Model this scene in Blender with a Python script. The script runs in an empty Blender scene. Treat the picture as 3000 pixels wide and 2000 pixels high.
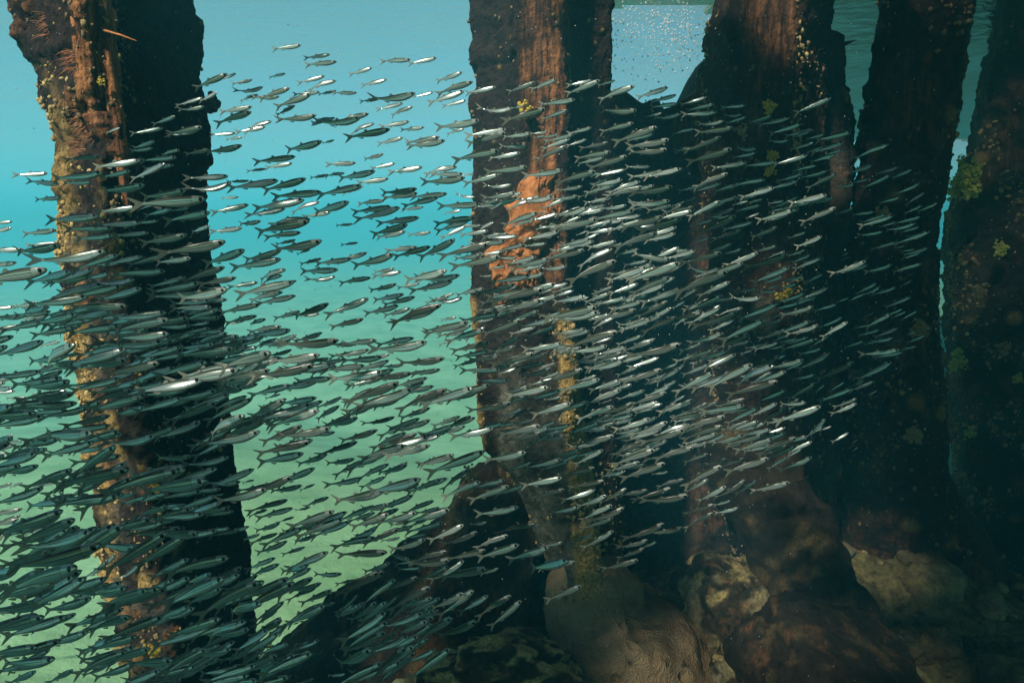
import bpy, math, random
import numpy as np
from mathutils import Vector, Matrix, Euler

# ------------------------------------------------------------------ camera, sky, sun, exposure
SC = bpy.context.scene
COL = SC.collection
R = math.radians
PITCH = R(10.0)
FPX = 2000.0                      # focal length in pixels of the 3000 px wide photograph (24 mm on a 36 mm sensor)
cam_d = bpy.data.cameras.new('camera')
cam_d.lens = 24.0
cam_d.sensor_width = 36.0
cam_d.clip_start = 0.02
cam_d.clip_end = 500.0
cam = bpy.data.objects.new('camera', cam_d)
COL.objects.link(cam)
cam.rotation_euler = (R(90) - PITCH, 0, 0)
SC.camera = cam

SUN_EL = R(42.0)
SUN_AZ = R(215.0)                 # compass bearing of the sun seen from above, 0 = +Y, 90 = +X: behind the camera on its left
SUN_DIR = Vector((math.sin(SUN_AZ) * math.cos(SUN_EL), math.cos(SUN_AZ) * math.cos(SUN_EL), math.sin(SUN_EL)))
world = bpy.data.worlds.new('World')
SC.world = world
world.use_nodes = True
wn = world.node_tree
bg = wn.nodes['Background']
sky = wn.nodes.new('ShaderNodeTexSky')
sky.sky_type = 'NISHITA'
sky.sun_disc = False
sky.sun_elevation = SUN_EL
sky.sun_rotation = SUN_AZ
wn.links.new(sky.outputs[0], bg.inputs[0])
bg.inputs[1].default_value = 0.055
sun_d = bpy.data.lights.new('sun', 'SUN')
sun_d.energy = 5.0
sun_d.angle = R(3.5)               # the rippled surface spreads the sun
sun_d.color = (1.0, 0.93, 0.82)
sun = bpy.data.objects.new('sun', sun_d)
COL.objects.link(sun)
sun.rotation_euler = SUN_DIR.to_track_quat('Z', 'Y').to_euler()
SC.view_settings.view_transform = 'Standard'
SC.view_settings.look = 'None'
SC.view_settings.gamma = 1.0
SC.view_settings.exposure = 0.92
SC.render.engine = 'CYCLES'
cy = SC.cycles
cy.max_bounces = 6
cy.diffuse_bounces = 2
cy.glossy_bounces = 3
cy.transmission_bounces = 2
cy.volume_bounces = 1
cy.transparent_max_bounces = 6
cy.use_denoising = True
cy.sample_clamp_indirect = 4.0
cy.caustics_reflective = False
cy.caustics_refractive = False

# ------------------------------------------------------------------ helpers
FWD = np.array([0, math.cos(PITCH), -math.sin(PITCH)])
UPV = np.array([0, math.sin(PITCH), math.cos(PITCH)])
RGT = np.array([1.0, 0, 0])

def ray(u, v):
    return FWD + RGT * ((u - 1500) / FPX) + UPV * ((1000 - v) / FPX)

def at_y(u, v, y):
    d = ray(u, v)
    return d * (y / d[1])

def at_depth(u, v, dist):
    return ray(u, v) * dist

def v_of(z, y):
    """picture row of a point at distance y and height z"""
    c = y * FWD[1] + z * FWD[2]
    return 1000 - FPX * (y * UPV[1] + z * UPV[2]) / c

def x_of(u, z, y):
    c = y * FWD[1] + z * FWD[2]
    return (u - 1500) / FPX * c

_rng = np.random.RandomState(7)
_PERM = _rng.permutation(4096)
_VAL = _rng.rand(4096) * 2 - 1
def _h(i, j, k):
    return _PERM[(_PERM[(_PERM[i & 4095] + j) & 4095] + k) & 4095]
def vnoise(p):
    p = np.asarray(p, float)
    i = np.floor(p).astype(int); f = p - i
    f = f * f * f * (f * (f * 6 - 15) + 10)
    out = 0
    for dx in (0, 1):
        wx = f[:, 0] if dx else 1 - f[:, 0]
        for dy in (0, 1):
            wy = f[:, 1] if dy else 1 - f[:, 1]
            for dz in (0, 1):
                wz = f[:, 2] if dz else 1 - f[:, 2]
                out = out + wx * wy * wz * _VAL[_h(i[:, 0] + dx, i[:, 1] + dy, i[:, 2] + dz)]
    return out
def fbm(p, octv=4, gain=0.5):
    p = np.asarray(p, float); a = 1.0; s = 0; n = 0
    for o in range(octv):
        s = s + a * vnoise(p * (2 ** o) + 17.3 * o); n += a; a *= gain
    return s / n
def worley(p):
    """distance to the nearest feature point and that cell's random value"""
    p = np.asarray(p, float)
    i = np.floor(p).astype(int)
    best = np.full(len(p), 9.0); val = np.zeros(len(p))
    for dx in (-1, 0, 1):
        for dy in (-1, 0, 1):
            for dz in (-1, 0, 1):
                h = _h(i[:, 0] + dx, i[:, 1] + dy, i[:, 2] + dz)
                q = np.stack([i[:, 0] + dx + (_VAL[h] + 1) / 2, i[:, 1] + dy + (_VAL[(h + 911) & 4095] + 1) / 2, i[:, 2] + dz + (_VAL[(h + 2027) & 4095] + 1) / 2], 1)
                d = np.sqrt(((p - q) ** 2).sum(1))
                m = d < best
                best[m] = d[m]; val[m] = (_VAL[(h + 3001) & 4095][m] + 1) / 2
    return best, val
def sstep(a, b, x):
    t = np.clip((x - a) / (b - a), 0, 1)
    return t * t * (3 - 2 * t)

def mesh_np(name, verts, faces, mats=None, attrs=None, uv=None, smooth=True, fmat=None):
    """faces: array n x k (all the same size) or a list of such arrays"""
    me = bpy.data.meshes.new(name)
    fl = faces if isinstance(faces, list) else [faces]
    fl = [np.asarray(f, int) for f in fl if len(f)]
    verts = np.asarray(verts, float)
    me.vertices.add(len(verts)); me.vertices.foreach_set('co', verts.ravel())
    loops = np.concatenate([f.ravel() for f in fl])
    tot = np.concatenate([np.full(len(f), f.shape[1]) for f in fl])
    start = np.concatenate([[0], np.cumsum(tot)[:-1]])
    me.loops.add(len(loops)); me.loops.foreach_set('vertex_index', loops.astype(np.int32))
    me.polygons.add(len(tot))
    me.polygons.foreach_set('loop_start', start.astype(np.int32))
    me.polygons.foreach_set('loop_total', tot.astype(np.int32))
    me.update(calc_edges=True)
    me.polygons.foreach_set('use_smooth', np.full(len(tot), bool(smooth)))
    for m in (mats or []):
        me.materials.append(m)
    if fmat is not None:
        me.polygons.foreach_set('material_index', np.asarray(fmat, np.int32))
    for k, a in (attrs or {}).items():
        at = me.attributes.new(k, 'FLOAT', 'POINT')
        at.data.foreach_set('value', np.asarray(a, np.float32))
    if uv is not None:
        l = me.uv_layers.new(name='uv')
        l.data.foreach_set('uv', np.asarray(uv, np.float32)[loops].ravel())
    me.validate()
    return me

def link(name, me, parent=None):
    o = bpy.data.objects.new(name, me)
    COL.objects.link(o)
    if parent is not None:
        o.parent = parent
    return o
def tag(o, label, cat, group=None):
    o['label'] = label; o['category'] = cat
    if group: o['group'] = group
    return o
def empty(name, loc, label, cat, group=None):
    o = bpy.data.objects.new(name, None); COL.objects.link(o)
    o.location = loc; o.empty_display_size = 0.1
    return tag(o, label, cat, group)

def grid_faces(nr, nc, wrap=True):
    r = np.arange(nr - 1)[:, None]; c = np.arange(nc if wrap else nc - 1)[None, :]
    c2 = (c + 1) % nc
    return np.stack([r * nc + c, r * nc + c2, (r + 1) * nc + c2, (r + 1) * nc + c], -1).reshape(-1, 4)

def vnormals(v, f):
    n = np.zeros_like(v)
    fn = np.cross(v[f[:, 2]] - v[f[:, 0]], v[f[:, 3 if f.shape[1] > 3 else 1]] - v[f[:, 1 if f.shape[1] > 3 else 0]])
    for k in range(f.shape[1]):
        np.add.at(n, f[:, k], fn)
    return n / np.maximum(np.linalg.norm(n, axis=1, keepdims=True), 1e-9)

# ------------------------------------------------------------------ materials
def new_mat(name):
    m = bpy.data.materials.new(name); m.use_nodes = True
    nt = m.node_tree
    return m, nt, nt.nodes['Principled BSDF']
def N(nt, t, **kw):
    n = nt.nodes.new(t)
    for k, v in kw.items():
        setattr(n, k, v)
    return n
def noise_n(nt, scale, detail=5.0, rough=0.6, co=None):
    n = N(nt, 'ShaderNodeTexNoise')
    n.inputs['Scale'].default_value = scale; n.inputs['Detail'].default_value = detail; n.inputs['Roughness'].default_value = rough
    if co is not None: nt.links.new(co, n.inputs['Vector'])
    return n
def ramp(nt, src, stops):
    r = N(nt, 'ShaderNodeValToRGB')
    e = r.color_ramp.elements
    while len(e) < len(stops): e.new(0.5)
    for k, (p, c) in enumerate(stops):
        e[k].position = p; e[k].color = (*c, 1) if len(c) == 3 else c
    nt.links.new(src, r.inputs[0])
    return r
def mixc(nt, fac, a, b):
    m = N(nt, 'ShaderNodeMix', data_type='RGBA')
    if isinstance(fac, float): m.inputs[0].default_value = fac
    else: nt.links.new(fac, m.inputs[0])
    for s, v in ((6, a), (7, b)):
        if isinstance(v, tuple): m.inputs[s].default_value = (*v, 1)
        else: nt.links.new(v, m.inputs[s])
    return m.outputs[2]
def attr(nt, name):
    a = N(nt, 'ShaderNodeAttribute'); a.attribute_name = name
    return a.outputs['Fac']
def bump(nt, b, h, strength, dist):
    n = N(nt, 'ShaderNodeBump'); n.inputs['Strength'].default_value = strength; n.inputs['Distance'].default_value = dist
    nt.links.new(h, n.inputs['Height']); nt.links.new(n.outputs[0], b.inputs['Normal'])

def encrusted_mat(name, dark=((0.008, 0.005, 0.004), (0.046, 0.026, 0.019)), rust=((0.035, 0.013, 0.007), (0.56, 0.235, 0.085)),
                  crust=((0.16, 0.09, 0.03), (0.62, 0.42, 0.13)), grey=((0.07, 0.07, 0.05), (0.26, 0.25, 0.18))):
    """dark algal turf with attribute-driven patches of rust, yellow crust and bare grey concrete"""
    m, nt, b = new_mat(name)
    co = N(nt, 'ShaderNodeTexCoord').outputs['Object']
    n1 = noise_n(nt, 28, 6, 0.7, co); n2 = noise_n(nt, 90, 4, 0.7, co)
    mp = N(nt, 'ShaderNodeMapping'); mp.inputs['Scale'].default_value = (1, 1, 0.16); nt.links.new(co, mp.inputs[0])
    n3 = noise_n(nt, 60, 5, 0.65, mp.outputs[0])
    cd = ramp(nt, n1.outputs[0], [(0.38, dark[0]), (0.68, dark[1])]).outputs[0]
    cr = ramp(nt, n3.outputs[0], [(0.40, rust[0]), (0.64, rust[1])]).outputs[0]
    cc = ramp(nt, n2.outputs[0], [(0.35, crust[0]), (0.62, crust[1])]).outputs[0]
    cg = ramp(nt, n1.outputs[0], [(0.35, grey[0]), (0.65, grey[1])]).outputs[0]
    c = mixc(nt, attr(nt, 'grey'), cd, cg)
    c = mixc(nt, attr(nt, 'rust'), c, cr)
    c = mixc(nt, attr(nt, 'crust'), c, cc)
    nt.links.new(c, b.inputs['Base Color'])
    b.inputs['Roughness'].default_value = 0.85
    b.inputs['Specular IOR Level'].default_value = 0.25
    mm = N(nt, 'ShaderNodeMath', operation='ADD'); nt.links.new(n1.outputs[0], mm.inputs[0]); nt.links.new(n2.outputs[0], mm.inputs[1])
    bump(nt, b, mm.outputs[0], 0.9, 0.012)
    return m
def lumpy_mat(name, lo, hi, scale=60, rough=0.8, bumpd=0.004, extra=None):
    m, nt, b = new_mat(name)
    co = N(nt, 'ShaderNodeTexCoord').outputs['Object']
    n1 = noise_n(nt, scale, 5, 0.65, co)
    c = ramp(nt, n1.outputs[0], [(0.33, lo), (0.67, hi)]).outputs[0]
    nt.links.new(c, b.inputs['Base Color'])
    b.inputs['Roughness'].default_value = rough
    b.inputs['Specular IOR Level'].default_value = 0.25
    bump(nt, b, n1.outputs[0], 0.8, bumpd)
    return m

# ------------------------------------------------------------------ outlines of the pilings, read from the photograph (3000 x 2000 px)
P1L = [(47,0),(67,22),(74,67),(80,112),(85,188),(112,205),(118,250),(118,303),(147,348),(161,380),(167,424),(154,513),(147,558),(170,594),(178,690),(174,740),(183,784),(196,851),(223,936),(232,1007),(241,1119),(254,1230),(277,1367),(286,1545),(308,1612),(319,1688),(344,1858),(379,1938),(415,2000)]
P1R = [(587,0),(596,54),(592,80),(612,118),(600,179),(603,232),(618,312),(632,357),(638,469),(621,491),(618,558),(628,700),(634,717),(643,775),(656,864),(661,962),(676,1052),(683,1186),(696,1275),(705,1367),(732,1545),(754,1702),(756,1790),(772,1880),(785,2000)]
P2L = [(1379,0),(1379,90),(1388,107),(1377,170),(1380,192),(1397,205),(1397,277),(1380,286),(1380,330),(1388,357),(1391,446),(1388,536),(1386,700),(1384,739),(1382,873),(1397,1007),(1397,1119),(1406,1230),(1420,1310),(1500,1400),(1545,1500),(1580,1590),(1650,1700)]
P2R = [(1799,0),(1790,45),(1788,134),(1783,268),(1799,290),(1800,321),(1795,400),(1798,900),(1800,1300),(1804,1407),(1817,1532),(1821,1586),(1790,1680)]
P3L = [(2085,0),(2071,54),(2058,103),(2065,152),(2040,188),(2030,246),(2020,300),(2030,420),(2060,700),(2080,1100),(2100,1500),(2150,1700)]
P3R = [(2440,0),(2435,67),(2422,147),(2422,230),(2420,500),(2415,900),(2410,1400),(2420,1700)]
P4L = [(2576,0),(2578,27),(2567,58),(2554,134),(2554,192),(2527,241),(2522,277),(2531,312),(2509,362),(2522,379),(2496,433),(2513,469),(2504,513),(2491,558),(2484,647),(2480,700),(2464,730),(2460,762),(2450,900),(2440,1300),(2420,1600)]
P4R = [(2859,0),(2844,89),(2821,192),(2812,268),(2810,321),(2797,379),(2777,491),(2768,558),(2754,670),(2746,717),(2754,753),(2746,837),(2743,918),(2750,960),(2759,1052),(2768,1186),(2775,1253),(2777,1358),(2821,1456),(2893,1537),(2964,1635),(3010,1690)]
P5L = [(2920,0),(2888,58),(2886,147),(2866,192),(2850,268),(2839,348),(2826,402),(2819,446),(2804,473),(2790,513),(2777,536),(2768,603),(2754,670),(2745,730),(2750,900),(2760,1100),(2780,1400),(2800,1600)]
P5R = [(3210,0),(3190,400),(3170,900),(3180,1600)]

def lerp_line(line, v):
    a = np.array(line, float)
    return np.interp(v, a[:, 1], a[:, 0])

def column(L, Rr, D, thick, prof, z_top, z_bot, dz=0.006, npts=260, disp=0.012, lump=0.02, seed=0, masks=None, ztop_fn=None, sharp=None):
    """a piling lofted between two outlines standing at distance D; prof: closed cross-section in (-1..1, -1..1), front = -1"""
    nz = int((z_top - z_bot) / dz) + 1
    z = np.linspace(z_bot, z_top, nz)
    v = v_of(z, D)
    vc = np.clip(v, 0, None)
    uL, uR = lerp_line(L, vc), lerp_line(Rr, vc)
    # above the frame the piling goes straight up
    zc = np.where(v < 0, np.interp(0, v[::-1], z[::-1]), z)
    xL, xR = x_of(uL, zc, D), x_of(uR, zc, D)
    P = np.array(prof + prof[:1], float)
    seg = np.linalg.norm(np.diff(P, axis=0), axis=1); cum = np.concatenate([[0], np.cumsum(seg)])
    t = np.linspace(0, cum[-1], npts, endpoint=False)
    a = np.interp(t, cum, P[:, 0]); b = np.interp(t, cum, P[:, 1])
    k = np.array([1, 2, 3, 2, 1.]); k /= k.sum()      # soften corners
    for arr in (a, b):
        e = np.concatenate([arr[-2:], arr, arr[:2]])
        arr[:] = np.convolve(e, k, 'valid')
    A, Z = np.meshgrid(a, z); Bm, _ = np.meshgrid(b, z)
    cx, hw = (xL + xR) / 2, (xR - xL) / 2
    phi = math.atan2(float(np.mean(cx)), D)            # the piling is turned so that its front looks at the viewer
    X = cx[:, None] + A * hw[:, None] * math.cos(phi) ** 2 + Bm * thick * math.sin(phi)
    Y = D + Bm * thick * math.cos(phi) - A * hw[:, None] * math.cos(phi) * math.sin(phi)
    if ztop_fn is not None:
        top = ztop_fn(X)
        Z = z_bot + (Z - z_bot) / (z_top - z_bot) * (top - z_bot)
    V = np.stack([X, Y, Z], -1).reshape(-1, 3)
    F = grid_faces(nz, npts)
    n = vnormals(V, F)
    if n[:, 1][np.argmin(V[:, 1])] > 0: n = -n
    s = V + seed * 13.7
    w1, r1 = worley(s * 9.0); w2, r2 = worley(s * 26.0)
    d = disp * (fbm(s * 5, 5, 0.6) * 1.6) + lump * np.where(r1 > 0.55, np.clip(0.5 - w1, 0, 1) ** 1.0 * 1.6, 0) + lump * 0.42 * np.where(r2 > 0.35, np.clip(0.55 - w2, 0, 1) * 1.5, 0) + 0.004 * vnoise(s * 110)
    M = dict(A=A.ravel(), B=Bm.ravel(), Z=Z.ravel(), v=v_of(V[:, 2], V[:, 1]), u=1500 + FPX * V[:, 0] / (V[:, 1] * FWD[1] + V[:, 2] * FWD[2]), s=s, w1=w1, r1=r1, w2=w2, r2=r2, P=V)
    at = {'rust': np.zeros(len(V)), 'crust': np.zeros(len(V)), 'grey': np.zeros(len(V))}
    if masks: 
        r = masks(M, at)
        if r is not None: d = d + r
    V = V + n * d[:, None]
    global LAST
    LAST = (V.copy(), n, M)
    # close the top
    last = V[-npts:].copy(); last[:, 0] = last[:, 0] * 0.02 + last[:, 0].mean() * 0.98 if ztop_fn is None else last[:, 0]; last[:, 1] = last[:, 1].mean() if ztop_fn is None else D - (last[:, 0] - last[:, 0].mean()) * math.tan(phi)
    V = np.concatenate([V, last]); F = np.concatenate([F, grid_faces(2, npts) + (nz - 1) * npts])
    for k_ in at: at[k_] = np.concatenate([at[k_], at[k_][-npts:]])
    faces = [F]
    return V, faces, at

# ------------------------------------------------------------------ the water: surface, body of water, seabed
SURF = 1.12
def build_water():
    xs = np.sign(np.linspace(-1, 1, 181)) * np.abs(np.linspace(-1, 1, 181)) ** 2.8 * 98
    ys = np.concatenate([np.linspace(-14, 0, 30)[:-1], np.linspace(0, 1, 190) ** 2.4 * 118])
    X, Y = np.meshgrid(xs, ys)
    p = np.stack([X.ravel(), Y.ravel(), 0 * X.ravel()], 1)
    z = SURF + 0.05 * fbm(p * 1.3, 4, 0.55) * np.exp(-p[:, 1] / 25.0)
    V = np.stack([p[:, 0], p[:, 1], z], 1)
    m = bpy.data.materials.new('water_surface'); m.use_nodes = True
    nt = m.node_tree; nt.nodes.clear()
    out = N(nt, 'ShaderNodeOutputMaterial'); mx = N(nt, 'ShaderNodeMixShader')
    tr = N(nt, 'ShaderNodeBsdfTransparent'); gl = N(nt, 'ShaderNodeBsdfGlossy'); gl.inputs['Roughness'].default_value = 0.05
    gl.inputs['Color'].default_value = (0.85, 0.93, 0.95, 1)
    co = N(nt, 'ShaderNodeTexCoord').outputs['Object']
    nn = noise_n(nt, 7, 4, 0.6, co); bp = N(nt, 'ShaderNodeBump'); bp.inputs['Strength'].default_value = 0.5; bp.inputs['Distance'].default_value = 0.03
    nt.links.new(nn.outputs[0], bp.inputs['Height']); nt.links.new(bp.outputs[0], gl.inputs['Normal'])
    mx.inputs[0].default_value = 0.4
    nt.links.new(tr.outputs[0], mx.inputs[1]); nt.links.new(gl.outputs[0], mx.inputs[2]); nt.links.new(mx.outputs[0], out.inputs[0])
    o = link('water', mesh_np('water', V, grid_faces(len(ys), len(xs), False), [m])); o['kind'] = 'structure'
build_water()

HAZE_LO, HAZE_HI = (-100, -30, -5.2), (100, 120, 2.6)
def build_haze():
    lo, hi = HAZE_LO, HAZE_HI
    V = [(x, y, z) for z in (lo[2], hi[2]) for y in (lo[1], hi[1]) for x in (lo[0], hi[0])]
    F = [(0, 2, 3, 1), (4, 5, 7, 6), (0, 1, 5, 4), (1, 3, 7, 5), (3, 2, 6, 7), (2, 0, 4, 6)]
    m = bpy.data.materials.new('haze'); m.use_nodes = True
    nt = m.node_tree; nt.nodes.clear()
    out = N(nt, 'ShaderNodeOutputMaterial'); pv = N(nt, 'ShaderNodeVolumePrincipled')
    pv.inputs['Color'].default_value = (0.13, 0.74, 0.93, 1)
    pv.inputs['Density'].default_value = 0.043
    pv.inputs['Anisotropy'].default_value = 0.0
    nt.links.new(pv.outputs[0], out.inputs['Volume'])
    o = link('haze', mesh_np('haze', V, np.array(F), [m], smooth=False)); o['kind'] = 'stuff'
build_haze()

def bumpf(x, y, cx, cy, rx, ry, rot=0.0):
    c, s = math.cos(rot), math.sin(rot)
    a = ((x - cx) * c + (y - cy) * s) / rx; b = (-(x - cx) * s + (y - cy) * c) / ry
    return np.exp(-(a * a + b * b))

def seabed_z(x, y):
    p = np.stack([x, y, 0 * x], 1)
    near = np.exp(-((x / 7) ** 2 + ((y - 2.5) / 6) ** 2))
    rough = sstep(-0.9, 0.0, x - 0.25 * (y - 2.5)) * near
    z = -1.78 + 0.05 * fbm(p * 0.9, 4) + rough * (0.14 * fbm(p * 2.4, 5, 0.6) + 0.08 * fbm(p * 9, 4, 0.65)) + 0.012 * fbm(p * 12, 3) * near
    z = z + 0.30 * bumpf(x, y, 1.62, 2.95, 0.75, 0.28, -0.28) + 0.10 * bumpf(x, y, 0.9, 2.3, 0.8, 0.5) + 0.12 * bumpf(x, y, 2.6, 3.2, 0.8, 0.8)
    z = z - 1.0 * sstep(3.2, 9, y - 0.5 * np.clip(-x - 1, -4, 2))
    w, r = worley(p * 7.0)
    z = z + rough * np.where(r > 0.6, np.clip(0.45 - w, 0, 1) * 0.10, 0)
    return z, rough, p

def build_seabed():
    def axis(lo, hi, c, n, pw):
        t = np.linspace(-1, 1, n); s = np.sign(t) * np.abs(t) ** pw
        return np.where(s < 0, c + s * (c - lo), c + s * (hi - c))
    xs = axis(-99, 99, 0.4, 460, 3.8); ys = axis(-29, 119, 2.6, 460, 3.8)
    X, Y = np.meshgrid(xs, ys); x, y = X.ravel(), Y.ravel()
    z, rough, p = seabed_z(x, y)
    m, nt, b = new_mat('seabed')
    co = N(nt, 'ShaderNodeTexCoord').outputs['Object']
    n1 = noise_n(nt, 1.6, 6, 0.65, co); n2 = noise_n(nt, 22, 6, 0.7, co)
    sand = ramp(nt, n1.outputs[0], [(0.33, (0.20, 0.42, 0.20)), (0.67, (0.36, 0.64, 0.34))]).outputs[0]  # sand tinted green to carry the colour of water-filtered light
    rub = ramp(nt, n2.outputs[0], [(0.36, (0.04, 0.032, 0.016)), (0.64, (0.24, 0.21, 0.085))]).outputs[0]
    c = mixc(nt, attr(nt, 'rubble'), sand, rub)
    nt.links.new(c, b.inputs['Base Color']); b.inputs['Roughness'].default_value = 0.9
    b.inputs['Specular IOR Level'].default_value = 0.15
    bump(nt, b, n2.outputs[0], 0.7, 0.02)
    me = mesh_np('seabed', np.stack([x, y, z], 1), grid_faces(len(ys), len(xs), False), [m], {'rubble': np.clip(rough * 1.4 + 0.25 * fbm(p * 1.3, 3), 0, 1)})
    o = link('seabed', me); o['kind'] = 'structure'
build_seabed()

# ------------------------------------------------------------------ pilings
ENC = encrusted_mat('encrusted_steel')
ENC_B = encrusted_mat('encrusted_concrete', dark=((0.010, 0.008, 0.007), (0.050, 0.034, 0.024)))
D1, D2, D3, D4, D5, DB = 2.05, 2.6, 2.95, 3.2, 4.4, 3.5
def band(x, a, b, s):
    return sstep(a - s, a + s, x) * (1 - sstep(b - s, b + s, x))
C1 = [(305, 0), (321, 179), (357, 446), (390, 700), (434, 1150), (510, 1785), (540, 2000)]

def masks1(M, at):
    u, v, s = M['u'], M['v'], M['s']
    d = u - lerp_line(C1, v)
    nz = fbm(s * 9, 4, 0.6)
    wob = 10 * fbm(s * np.array([3, 3, 2.0]), 3)
    front = (M['B'] < 0.3)
    st = np.maximum(band(d + wob, -74, -40, 7) * (1 - sstep(250, 420, v)), band(d + wob, -14, 8, 5) * (1 - sstep(420, 560, v)))
    st = np.maximum(st, band(d + wob, -32, -22, 4) * (1 - sstep(100, 330, v)) * .7)
    left = 1 - sstep(-25, 15, d)
    patch = sstep(0.16, 0.36, nz) * left * sstep(-0.2, 0.3, fbm(s * 40, 3))
    at['rust'][:] = np.clip(np.maximum(st * 1.0, patch * 0.8) + sstep(0.05, 0.3, nz) * band(d, -70, 40, 25) * sstep(380, 520, v) * sstep(-.3, .3, fbm(s * 45, 3)), 0, 1) * front
    edge = sstep(0.55, 0.95, -M['A'])
    kn = sstep(0.5, 0.62, M['r1']) * sstep(0.45, 0.2, M['w1'])
    at['crust'][:] = np.clip(edge * sstep(150, 330, v) * sstep(-0.25, 0.2, nz) * .9 + kn * left * sstep(100, 600, v) * 0.8 + sstep(0.15, 0.4, fbm(s * 7 + 9, 4)) * band(d, -90, 40, 20) * sstep(450, 600, v) * sstep(-.2, .3, fbm(s * 50, 3)), 0, 1) * front
    at['grey'][:] = left * sstep(480, 760, v) * 0.4 * sstep(-0.3, 0.3, nz)
    return st * 0.022 + 0.02 * left * sstep(0.1, 0.4, nz)
def masks2(M, at):
    u, v, s = M['u'], M['v'], M['s']
    nz = fbm(s * 8, 4, 0.6); st = fbm(s * np.array([22, 22, 1.2]), 4, 0.6)
    front = M['B'] < 0.2
    c = np.interp(v, [0, 250, 480, 900], [1598, 1600, 1590, 1575]); hw = np.interp(v, [0, 200, 300, 400, 480, 560, 640, 760, 900], [74, 76, 66, 44, 36, 60, 68, 84, 40])
    rib = band(u, c - hw, c + hw, 7)
    at['rust'][:] = np.clip(rib * (0.62 + 0.9 * st + 0.35 * nz) * (1 - sstep(760, 900, v)), 0, 1) * front
    gl = np.interp(v, [900, 940, 1130, 1350, 1680], [1640, 1652, 1668, 1696, 1725])
    gw = np.interp(v, [900, 1000, 1350, 1680], [16, 24, 34, 40])
    gold = band(u, gl - gw, gl + gw, 9) * sstep(880, 960, v)
    at['crust'][:] = np.clip(gold * sstep(-0.4, 0.05, nz + 0.25 * st) + (u > gl) * sstep(1380, 1600, v) * 0.35 * sstep(-.3, .3, nz) + sstep(0.86, 1.0, -M['A']) * sstep(600, 750, v) * sstep(0.05, 0.3, fbm(s * 5, 3)) , 0, 1) * front
    at['grey'][:] = band(u, 1455 + 20 * nz, gl, 12) * sstep(900, 1350, v) * (0.75 + nz) * front
    at['crust'][:] = np.maximum(at['crust'], 0.5 * sstep(0.93, 0.96, M['r2']) * sstep(0.3, 0.15, M['w2']))
    return rib * st * 0.012 + gold * 0.02 * sstep(-.2, .3, nz)
def masks3(M, at):
    u, v, s = M['u'], M['v'], M['s']
    nz = fbm(s * 8, 4, 0.6); st = fbm(s * np.array([18, 18, 1.2]), 4, 0.6)
    front = M['B'] < 0.2
    br = band(u, 2175, 2335, 14) * (1 - sstep(180, 520, v))
    at['rust'][:] = np.clip(br * (0.38 + 0.7 * st + 0.2 * nz) + 0.18 * sstep(0, .4, nz), 0, 1) * front * 0.8
    kn = sstep(0.62, 0.7, M['r2']) * sstep(0.4, 0.2, M['w2'])
    at['crust'][:] = np.clip(band(u, 2325, 2348, 6) * kn * 1.0 + kn * sstep(.7, .9, -M['A']) * .5, 0, 1) * front
    at['grey'][:] = band(u, 2205, 2265, 14) * band(v, 860, 980, 40) * 0.8
    return (band(u, 2190, 2212, 6) + band(u, 2255, 2290, 10)) * (1 - sstep(200, 330, v)) * 0.02
def masks_dark(M, at):
    nz = fbm(M['s'] * 7, 4, 0.6)
    at['rust'][:] = 0.22 * sstep(0.05, 0.4, nz)
    at['crust'][:] = 0.55 * sstep(0.86, 0.95, M['r1']) * sstep(0.5, 0.2, M['w1'])
    at['grey'][:] = 0.15 * sstep(0.1, 0.4, fbm(M['s'] * 3 + 5, 4))
def masks5(M, at):
    masks_dark(M, at)
    at['grey'][:] = 0.22 * sstep(-0.1, 0.4, fbm(M['s'] * 4, 4))

ZT = 1.72
def crust_mat():
    m, nt, b = new_mat('barnacle_crust')
    co = N(nt, 'ShaderNodeTexCoord').outputs['Object']
    n1 = noise_n(nt, 160, 3, 0.6, co)
    lo = ramp(nt, n1.outputs[0], [(0.3, (0.05, 0.03, 0.02)), (0.7, (0.20, 0.13, 0.07))]).outputs[0]
    hi = ramp(nt, n1.outputs[0], [(0.3, (0.34, 0.22, 0.06)), (0.7, (0.74, 0.56, 0.22))]).outputs[0]
    nt.links.new(mixc(nt, attr(nt, 'hue'), lo, hi), b.inputs['Base Color'])
    b.inputs['Roughness'].default_value = 0.8
    return m
CRUST = crust_mat()
def barnacles(root, weight, count, rmin, rmax, seed, pale):
    """a crust of small lumps growing on the piling just built"""
    V, n, M = LAST
    rs = np.random.RandomState(seed)
    w = weight(M) * (n[:, 1] < 0.35) * (M['Z'] < 1.1)
    idx = rs.choice(len(V), count, p=w / w.sum())
    th = np.linspace(0, math.pi, 5); ph = np.linspace(0, 2 * math.pi, 7, endpoint=False)
    T, Pp = np.meshgrid(th, ph, indexing='ij')
    d = np.stack([np.sin(T) * np.cos(Pp), np.sin(T) * np.sin(Pp), np.cos(T)], -1).reshape(-1, 3); F = grid_faces(5, 7)[:, ::-1]
    Vs, Fs, H = [], [], []
    for k, i in enumerate(idx):
        r = rmin + (rmax - rmin) * rs.rand() ** 2.5
        dd = d * (1 + 0.5 * (rs.rand(len(d), 1) - .5)) * r * np.array([rs.uniform(.7, 1.3), rs.uniform(.7, 1.2), rs.uniform(.6, 1.5)])
        Vs.append(dd + V[i] + n[i] * r * 0.3); Fs.append(F + len(d) * k)
        H.append(np.full(len(d), np.clip(pale(M, i) + rs.normal(0, .18), 0, 1)))
    o = part_at('barnacle_crust', mesh_np('barnacle_crust', np.concatenate(Vs), np.concatenate(Fs), [CRUST], {'hue': np.concatenate(H)}), root)
    o['kind'] = 'stuff'
def part_at(name, me, root):
    o = link(name, me, root); o.location = -Vector(root.location); return o
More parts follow.
